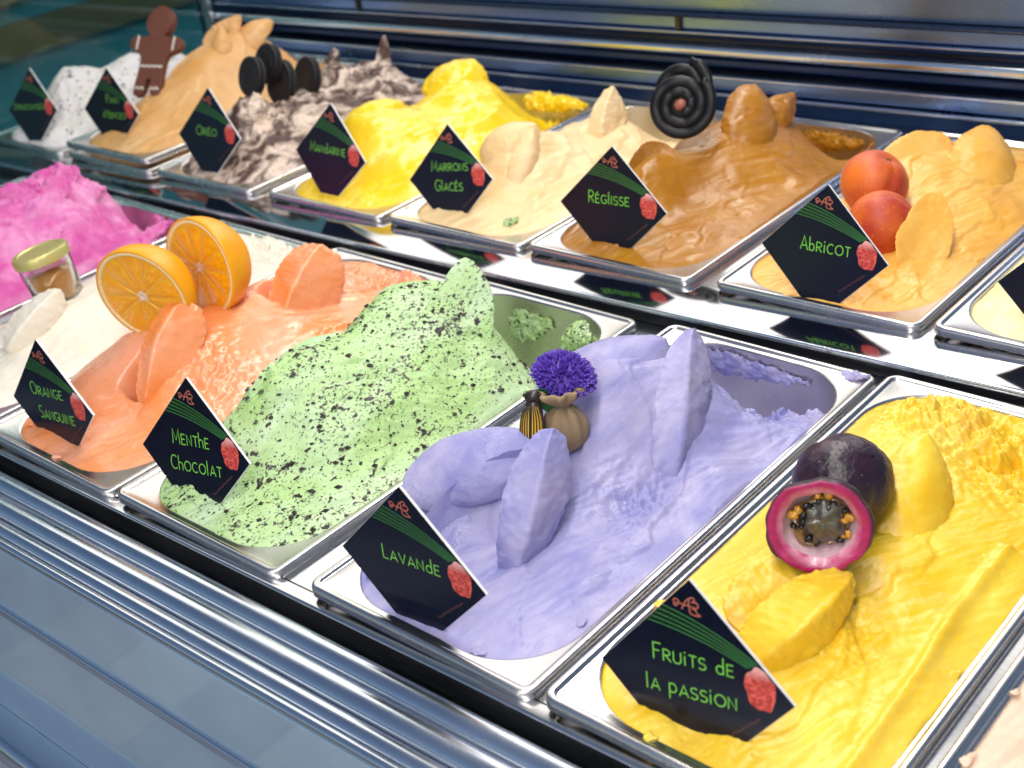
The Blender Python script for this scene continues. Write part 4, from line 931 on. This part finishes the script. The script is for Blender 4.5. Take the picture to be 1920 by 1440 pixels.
# apricots
def apricot_mat():
    mt, nt, b = new_mat('apricot_skin'); co = objco(nt)
    c = mixc(nt, ramp(nt, noise(nt, 22, 3, co), .36, .66), (0.42, 0.024, 0.012), (0.74, 0.16, 0.010))
    c = mixc(nt, ramp(nt, noise(nt, 500, 2, co), .66, .74), c, (0.80, 0.30, 0.07)); c = mixc(nt, ramp(nt, noise(nt, 90, 4, co), .68, .74), c, (0.16, 0.03, 0.01))
    nt.links.new(c, b.inputs['Base Color']); b.inputs['Roughness'].default_value = 0.50
    b.inputs['Sheen Weight'].default_value = 0.18; b.inputs['Sheen Roughness'].default_value = 0.4; b.inputs['Sheen Tint'].default_value = (1, .75, .6, 1)
    b.inputs['Subsurface Weight'].default_value = 0.12; b.inputs['Subsurface Scale'].default_value = 0.004
    bump(nt, b, noise(nt, 900, 3, co), 0.2, 0.0005); return mt
M['apricot_skin'] = apricot_mat()
M['stalk'] = simple('dry_stalk', (0.10, 0.05, 0.02), 0.8)
def apricot(label, mtx, r):
    n, mr = 64, 40; V = []; F = []
    for i in range(mr + 1):
        th = math.pi * i / mr
        for k in range(n):
            a = 2 * math.pi * k / n
            cr = math.exp(-(min(a, 2 * math.pi - a) / .16) ** 2) * math.sin(th) ** .6
            rr = r * (1 - .075 * cr) * (1 + .02 * math.cos(2 * a))
            dz = -.14 * r * math.exp(-(th / .30) ** 2)
            V.append((rr * math.sin(th) * math.cos(a), rr * math.sin(th) * math.sin(a), rr * .95 * math.cos(th) + dz))
    for i in range(mr):
        for k in range(n): F.append((i * n + k, i * n + (k + 1) % n, (i + 1) * n + (k + 1) % n, (i + 1) * n + k))
    root = empty('apricot', mtx); mb = MB(); mb.add(V, F); mb.build('fruit', M['apricot_skin'], root, None, True, MM)
    mb = MB(); mb.lathe([(2.4, r * .80), (1.6, r * .835), (.4, r * .84)], 14); mb.build('stalk_scar', M['stalk'], root, None, True, MM)
    return tag(root, label, 'apricot', 'whole apricots in the apricot ice cream')
apricot('red apricot resting behind the lower apricot', place('abricot', (56, 147, 33), frame_from_normal(img_dir(.55, -.75, .35), roll=R_(200))), 27)
apricot('orange-red apricot in front, beside the Abricot card', place('abricot', (81, 109, 16), frame_from_normal(img_dir(.1, .2, .95), roll=R_(90))), 27)

# liquorice wheels
M['liquorice'] = simple('black_liquorice', (0.006, 0.006, 0.008), 0.40, spec=0.3, vs=120, bs_=.25, bscale=900)
M['candy'] = simple('brown_pink_candy', (0.35, 0.11, 0.07), 0.4)
def liquorice(label, mtx, turns=2.3, r0=7.5, pitch=8.8, candy=True):
    root = empty('liquorice_wheel', mtx); pts = []; rad = []
    n = 150
    for k in range(n):
        t = k / (n - 1); a = t * turns * 2 * math.pi; rr = r0 + pitch * t * turns
        pts.append((rr * math.cos(a), rr * math.sin(a), .5 * math.sin(7 * a))); rad.append(5.0 if t < .98 else 3.4)
    mb = MB(); mb.tube(pts, rad, 14); mb.V = [(x, y, z * .62) for x, y, z in mb.V]; mb.build('coil', M['liquorice'], root, None, True, MM)
    mb = MB(); mb.lathe([(r0 + pitch * turns - 3, -1.6), (r0 + pitch * turns - 3, -.4), (.5, -.2)], 48); mb.build('web', M['liquorice'], root, None, True, MM)
    if candy:
        V, F = blob(5.0, 5.8, 4.2, 18, .03); mb = MB(); mb.add(V, F); mb.build('candy_centre', M['candy'], root, None, True, MM)
    return tag(root, label, 'liquorice', 'liquorice wheels on the brown ice cream')
liquorice('black liquorice wheel with a brown candy centre', place('reglisse', (54, 160, 76), frame_from_normal(img_dir(.88, .12, -.30), roll=R_(-60))))
liquorice('plain black liquorice wheel tucked behind the front one', place('reglisse', (46, 174, 84), frame_from_normal(img_dir(.80, .10, -.45), roll=R_(40))), 2.1, candy=False)

# chocolate sandwich cookies
M['cookie'] = simple('dark_cocoa_wafer', (0.012, 0.010, 0.013), 0.55, vs=300, bs_=.5, bscale=700)
M['cream'] = simple('white_cookie_cream', (0.75, 0.72, 0.66), 0.6)
def cookie(label, mtx, r=20.5):
    root = empty('sandwich_cookie', mtx)
    def rim(a, t): return 1 + .018 * math.cos(36 * a)
    for s in (1, -1):
        mb = MB(); mb.lathe([(.3, s * .45), (r - 1.6, s * .45), (r, s * 1.6), (r, s * 4.4), (r - 1.2, s * 5.0), (r - 3.2, s * 5.0), (r - 3.8, s * 4.5), (r - 8, s * 4.5), (r - 8.6, s * 5.0), (r - 9.8, s * 5.0), (r - 10.4, s * 4.5), (.3, s * 4.5)], 72, rim, False)
        w = mb.build('wafer', M['cookie'], root, None, True, MM); auto_smooth(w, 40)
        for k in range(24):
            a = 2 * math.pi * k / 24; V, F = blob(1.1, .55, .5, 8)
            if k % 2 == 0:
                b = MB(); b.add(V, F); b.build('embossed_mark', M['cookie'], w, Matrix.Rotation(a, 4, 'Z') @ Matrix.Translation(((r - 5.9) * MM, 0, s * 4.55 * MM)), True, MM)
    mb = MB(); mb.lathe([(.3, -.42), (r - 5, -.42), (r - 4.6, 0), (r - 5, .42), (.3, .42)], 48, None, False); mb.build('cream_filling', M['cream'], root, None, True, MM)
    return tag(root, label, 'cookie', 'dark round cookies on the marbled ice cream')
cookie('leftmost dark round cookie on the marbled ice cream', place('oreo', (52, 119, 73), frame_from_normal(img_dir(.66, .10, -.72))), 21.5)
cookie('dark round cookie at the back, topmost of the four', place('oreo', (52, 144, 80), frame_from_normal(img_dir(.66, .05, -.72))), 22)
cookie('dark round cookie in front, lowest of the four', place('oreo', (66, 146, 60), frame_from_normal(img_dir(.64, .12, -.74))), 24.5)
cookie('rightmost dark round cookie on the marbled ice cream', place('oreo', (62, 186, 52), frame_from_normal(img_dir(.62, .05, -.76))), 23.5)

# plain gingerbread biscuit standing in the ice cream
M['biscuit'] = simple('gingerbread_biscuit', (0.15, 0.048, 0.026), 0.6, vs=120, bs_=.3, bscale=600)
M['icing'] = simple('white_icing', (0.80, 0.74, 0.68), 0.45)
def biscuit(label, mtx):
    root = empty('gingerbread_biscuit', mtx)
    half = [(0, 25), (4, 22), (4.5, 2), (20, 0), (22, 6), (19, 42), (22, 55), (34, 58), (42, 64), (42, 73), (34, 78), (20, 76), (12, 78)]
    pts = half[1:] + arc(0, 97, 21.5, 20, -55, 90, 14)
    pts = [Vector(p) for p in pts]
    # smooth the outline a little
    for _ in range(2):
        q = [pts[0]]
        for a, b in zip(pts[:-1], pts[1:]): q += [a * .75 + b * .25, a * .25 + b * .75]
        q.append(pts[-1]); pts = q
    full = [(p.x, p.y) for p in pts] + [(-p.x, p.y) for p in reversed(pts[:-1])]
    n = len(full); V = []; lay = [(-5.0, .96), (-4.2, 1), (4.2, 1), (5.0, .96)]
    cx, cy = 0, 62
    for z, s in lay: V += [(cx + (x - cx) * s, cy + (y - cy) * s, z) for x, y in full]
    F = []
    for i in range(len(lay) - 1):
        for k in range(n): F.append((i * n + k, i * n + (k + 1) % n, (i + 1) * n + (k + 1) % n, (i + 1) * n + k))
    F += [tuple(range(n - 1, -1, -1)), tuple(3 * n + k for k in range(n))]
    mb = MB(); mb.add(V, F); b = mb.build('biscuit', M['biscuit'], root, None, False, MM)
    bm = bmesh.new(); bm.from_mesh(b.data); bmesh.ops.triangulate(bm, faces=[f for f in bm.faces if len(f.verts) > 4]); bm.to_mesh(b.data); bm.free(); auto_smooth(b, 30)
    def icing(p, rad=1.25): MB().tube([(x, y, 5.0) for x, y in p], rad, 8).build('icing_line', M['icing'], root, None, True, MM)
    icing([(-30 + 2.2 * (k % 2), 59 + k * 3.0) for k in range(7)]); icing([(28 + 2.2 * (k % 2), 59 + k * 3.0) for k in range(7)])
    icing([(-18 + k * 4.0, 37 + 2.0 * (k % 2)) for k in range(10)])
    for s in (-1, 1): icing([(s * 12 - 7 + k * 3.5, 8 + 3 * (k % 2)) for k in range(5)])
    return tag(root, label, 'biscuit')
biscuit('brown gingerbread biscuit with white icing standing in the ice cream', place('pain', (54, 92, 30), frame_from_normal(img_dir(.90, -.20, -.25), up=(0.05, 0.05, 1))) @ Matrix.Scale(.98, 4) @ Matrix.Scale(.84, 4, (1, 0, 0)))

# honey jar
def clear_mat(name, c, rough=.02, ior=1.45):
    mt, nt, b = new_mat(name); nt.links.new(mixc(nt, noise(nt, 30, 2, objco(nt)), c, tuple(min(1, x * 1.03) for x in c)), b.inputs['Base Color'])
    b.inputs['Transmission Weight'].default_value = 1; b.inputs['Roughness'].default_value = rough; b.inputs['IOR'].default_value = ior; return mt
M['jar'] = clear_mat('jar_glass', (.95, .96, .94))
M['honey'] = simple('amber_honey', (0.74, 0.30, 0.012), 0.15, vs=40, coat=.5)
M['lid'] = simple('gold_green_lid', (0.66, 0.60, 0.22), 0.34, 0.45, vs=60)
M['label'] = simple('pale_paper_label', (0.70, 0.62, 0.52), 0.6, vs=200, var=.25)
jm = place('white', (60, 149, 18), Matrix.Rotation(R_(-9), 4, 'Y') @ Matrix.Rotation(R_(4), 4, 'X'))
root = empty('honey_jar', jm); tag(root, 'small honey jar with a gold-green lid in the white ice cream', 'jar')
MB().lathe([(18, 0), (20.5, 3), (22.5, 36), (22.5, 38), (20.0, 39), (19.6, 36), (17.5, 4), (15, 2.5), (.3, 2.5)], 48, None, False).build('glass', M['jar'], root, None, True, MM)
MB().lathe([(.3, 2.8), (15, 2.8), (17.3, 4.5), (18.9, 27.0), (.3, 27.0)], 48, None, False).build('honey', M['honey'], root, None, True, MM)
lid = MB(); lid.lathe([(23.0, 37), (24.2, 37.4), (24.4, 44), (23.2, 46), (19, 46.4), (18.4, 45.6), (.3, 45.4)], 60, lambda a, t: 1 + (.008 * math.cos(40 * a) if t < .45 else 0), False); auto_smooth(lid.build('lid', M['lid'], root, None, True, MM), 45)

# lavender bouquet: sachet, flower head, leaf, cicada
def burlap():
    mt, nt, b = new_mat('burlap'); co = objco(nt)
    w1 = N(nt, 'ShaderNodeTexWave'); w1.inputs['Scale'].default_value = 700; nt.links.new(co, w1.inputs['Vector'])
    w2 = N(nt, 'ShaderNodeTexWave'); w2.bands_direction = 'Z'; w2.inputs['Scale'].default_value = 700; nt.links.new(co, w2.inputs['Vector'])
    mx = N(nt, 'ShaderNodeMath', operation='MULTIPLY'); nt.links.new(w1.outputs['Fac'], mx.inputs[0]); nt.links.new(w2.outputs['Fac'], mx.inputs[1])
    c = mixc(nt, mx.outputs[0], (0.30, 0.20, 0.11), (0.58, 0.44, 0.29)); nt.links.new(c, b.inputs['Base Color'])
    b.inputs['Roughness'].default_value = .85; bump(nt, b, mx.outputs[0], .5, .0006); return mt
M['burlap'] = burlap(); M['purple'] = simple('dried_lavender', (0.12, 0.05, 0.50), 0.6, var=.45, vs=500)
M['leaf'] = simple('green_leaf', (0.015, 0.20, 0.03), 0.35); M['string'] = simple('grey_string', (0.20, 0.17, 0.13), .8)
M['printg'] = simple('green_bag_print', (0.03, 0.12, 0.03), .7)
# axes of the bunch: stands upright, leaning back a little
sm = place('lavande', (64, 160, 24), frame_from_normal((-.06, .10, 1), up=(0.62, -0.62, 0)))
root = empty('burlap_sachet', sm); tag(root, 'small tied burlap sachet standing in the lavender ice cream', 'sachet')
def pleat(a, t): return 1 + (.06 + .20 * max(0, t - .55)) * math.sin(9 * a) * (t > .3) * .6 + .05 * math.sin(2 * a + 1)
MB().lathe([(.3, -2), (8, -1.5), (12.2, 3), (13.2, 10), (12.6, 17), (9.5, 23), (4.2, 26.5)], 60, lambda a, t: 1 + .10 * math.cos(4 * a) * (1 - t) + .10 * t * math.sin(9 * a) + .05 * math.sin(5 * a + 9 * t), False).build('bag', M['burlap'], root, None, True, MM)
MB().lathe([(4.2, 26.5), (5.4, 27.6), (9.6, 31), (13.0, 34.5), (14.0, 37.5), (12.6, 38.5), (8, 33.5), (3.4, 29.5)], 72, lambda a, t: 1 + (.16 * math.sin(9 * a + 1) + .14 * math.sin(2 * a)) * min(1, t * 2), False).build('gathered_top', M['burlap'], root, None, True, MM)
MB().tube([(4.9 * math.cos(a / 16 * 2 * math.pi), 4.9 * math.sin(a / 16 * 2 * math.pi), 27 + .3 * math.sin(a)) for a in range(17)], .8, 8).build('string', M['string'], root, None, True, MM)
mbp = MB()
for row, (z, s) in enumerate(((14.5, 1.0), (9.5, .8), (5.8, .7))):
    for k in range(9 - row):
        a0 = -1.0 + k * .24 + math.pi / 2 * 0
        if rnd.random() < .15: continue
        a = a0 + 1.57 * 0; rr = 13.9
        for dz in ((0, 1.8) if row == 0 else (0,)):
            p = [(rr * math.cos(a), rr * math.sin(a), z + dz), (rr * math.cos(a + .15), rr * math.sin(a + .15), z + dz), (rr * math.cos(a + .15), rr * math.sin(a + .15), z + dz + 1.0 * s), (rr * math.cos(a), rr * math.sin(a), z + dz + 1.0 * s)]
            mbp.add(p, [(0, 1, 2, 3)])
mbp.build('faded_print', M['printg'], root, None, False, MM)
fm = place('lavande', (57, 173, 64), frame_from_normal(img_dir(.60, -.75, .15), up=(0, 0, 1)))
root = empty('lavender_flower', fm); tag(root, 'domed purple lavender flower head behind the sachet', 'flower')
mb = MB(); V, F = blob(17, 17, 10, 18); mb.add([(x, y, z - 2) for x, y, z in V], F)
for k in range(520):
    zz = rnd.uniform(.05, 1); a = rnd.uniform(0, 6.283); s_ = math.sqrt(1 - zz * zz)
    d = Vector((s_ * math.cos(a), s_ * math.sin(a), zz)); p = Vector((d.x * 17.2, d.y * 17.2, d.z * 10.5 - 2)); ln = rnd.uniform(2.6, 4.6)
    x = d.cross(Vector((.3, .2, 1))).normalized(); y = d.cross(x); q = rnd.uniform(.55, .85)
    V = [p + x * q, p + y * q, p - x * q, p - y * q] + [p + d * ln * .6 + v * 1.3 for v in (x * q, y * q, -x * q, -y * q)] + [p + d * ln]
    mb.add(V, [(0, 1, 5, 4), (1, 2, 6, 5), (2, 3, 7, 6), (3, 0, 4, 7), (4, 5, 8), (5, 6, 8), (6, 7, 8), (7, 4, 8)])
o = mb.build('florets', M['purple'], root, None, False, MM); tag(o, kind='stuff')
V = []; F = []
for i in range(13):
    t = i / 12; w = 5.2 * math.sin(math.pi * min(1, t * .96 + .03)) ** .8
    for j in range(5):
        s_ = j / 4 * 2 - 1; V.append((w * s_, -1.5 * (1 - s_ * s_) + 4 * t * t, t * 19))
for i in range(12):
    for j in range(4): F.append((i * 5 + j, i * 5 + j + 1, (i + 1) * 5 + j + 1, (i + 1) * 5 + j))
mb = MB(); mb.add(V, F); lf = mb.build('leaf', M['leaf'], root, fm.inverted() @ place('lavande', (60, 157, 47), frame_from_normal(-CAM_D * .9 - CAM_X * .55 - CAM_F * .2, up=-CAM_F)), True, MM)
md = lf.modifiers.new('thick', 'SOLIDIFY'); md.thickness = .0007
# cicada ornament
M['cic_body'] = simple('dark_cicada_body', (0.030, 0.022, 0.018), .35, vs=400, var=.4)
M['cic_wing'] = simple('yellow_cicada_wing', (0.75, 0.42, 0.015), .3)
cm = place('lavande', (57, 141, 51), frame_from_normal(img_dir(.85, .0, -.25), up=-CAM_D))
root = empty('cicada_ornament', cm); tag(root, 'yellow and black cicada ornament beside the sachet', 'ornament')
V, F = blob(6.2, 14, 5, 22); mb = MB(); mb.add([(x, y, z - 2.5) for x, y, z in V], F)
mb.build('body', M['cic_body'], root, None, True, MM)
V, F = blob(5.4, 4.2, 4, 18); mb = MB(); mb.add([(x, y + 12.5, z - 1.5) for x, y, z in V], F); mb.build('head', M['cic_body'], root, None, True, MM)
for s in (-1, 1):
    V, F = blob(1.3, 1.3, 1.3, 10); mb = MB(); mb.add([(x + s * 4.6, y + 13.5, z + .5) for x, y, z in V], F); mb.build('eye', M['cic_body'], root, None, True, MM)
    V = []; F = []
    for i in range(11):
        t = i / 10; y = 7 - 24 * t; w = .8 + 5.6 * math.sin(math.pi * (.12 + t * .72)) ** .8
        for j in range(5): V.append((s * (.4 + w * j / 4 ), y, 3.6 - 2.6 * (j / 4) ** 2 - 1.0 * t))
    for i in range(10):
        for j in range(4): F.append((i * 5 + j, i * 5 + j + 1, (i + 1) * 5 + j + 1, (i + 1) * 5 + j))
    mb = MB(); mb.add(V, F); wg = mb.build('wing', M['cic_wing'], root, None, True, MM)
    md = wg.modifiers.new('thick', 'SOLIDIFY'); md.thickness = .0005
    for j in range(5):
        MB().tube([(s * (.45 + (.8 + 5.6 * math.sin(math.pi * (.12 + t * .72)) ** .8) * j / 4), 7 - 24 * t, 3.85 - 2.6 * (j / 4) ** 2 - 1.0 * t) for t in [q / 10 for q in range(11)]], .42, 6).build('vein', M['cic_body'], wg, None, True, MM)
# blob of mint left on the chestnut pan rim
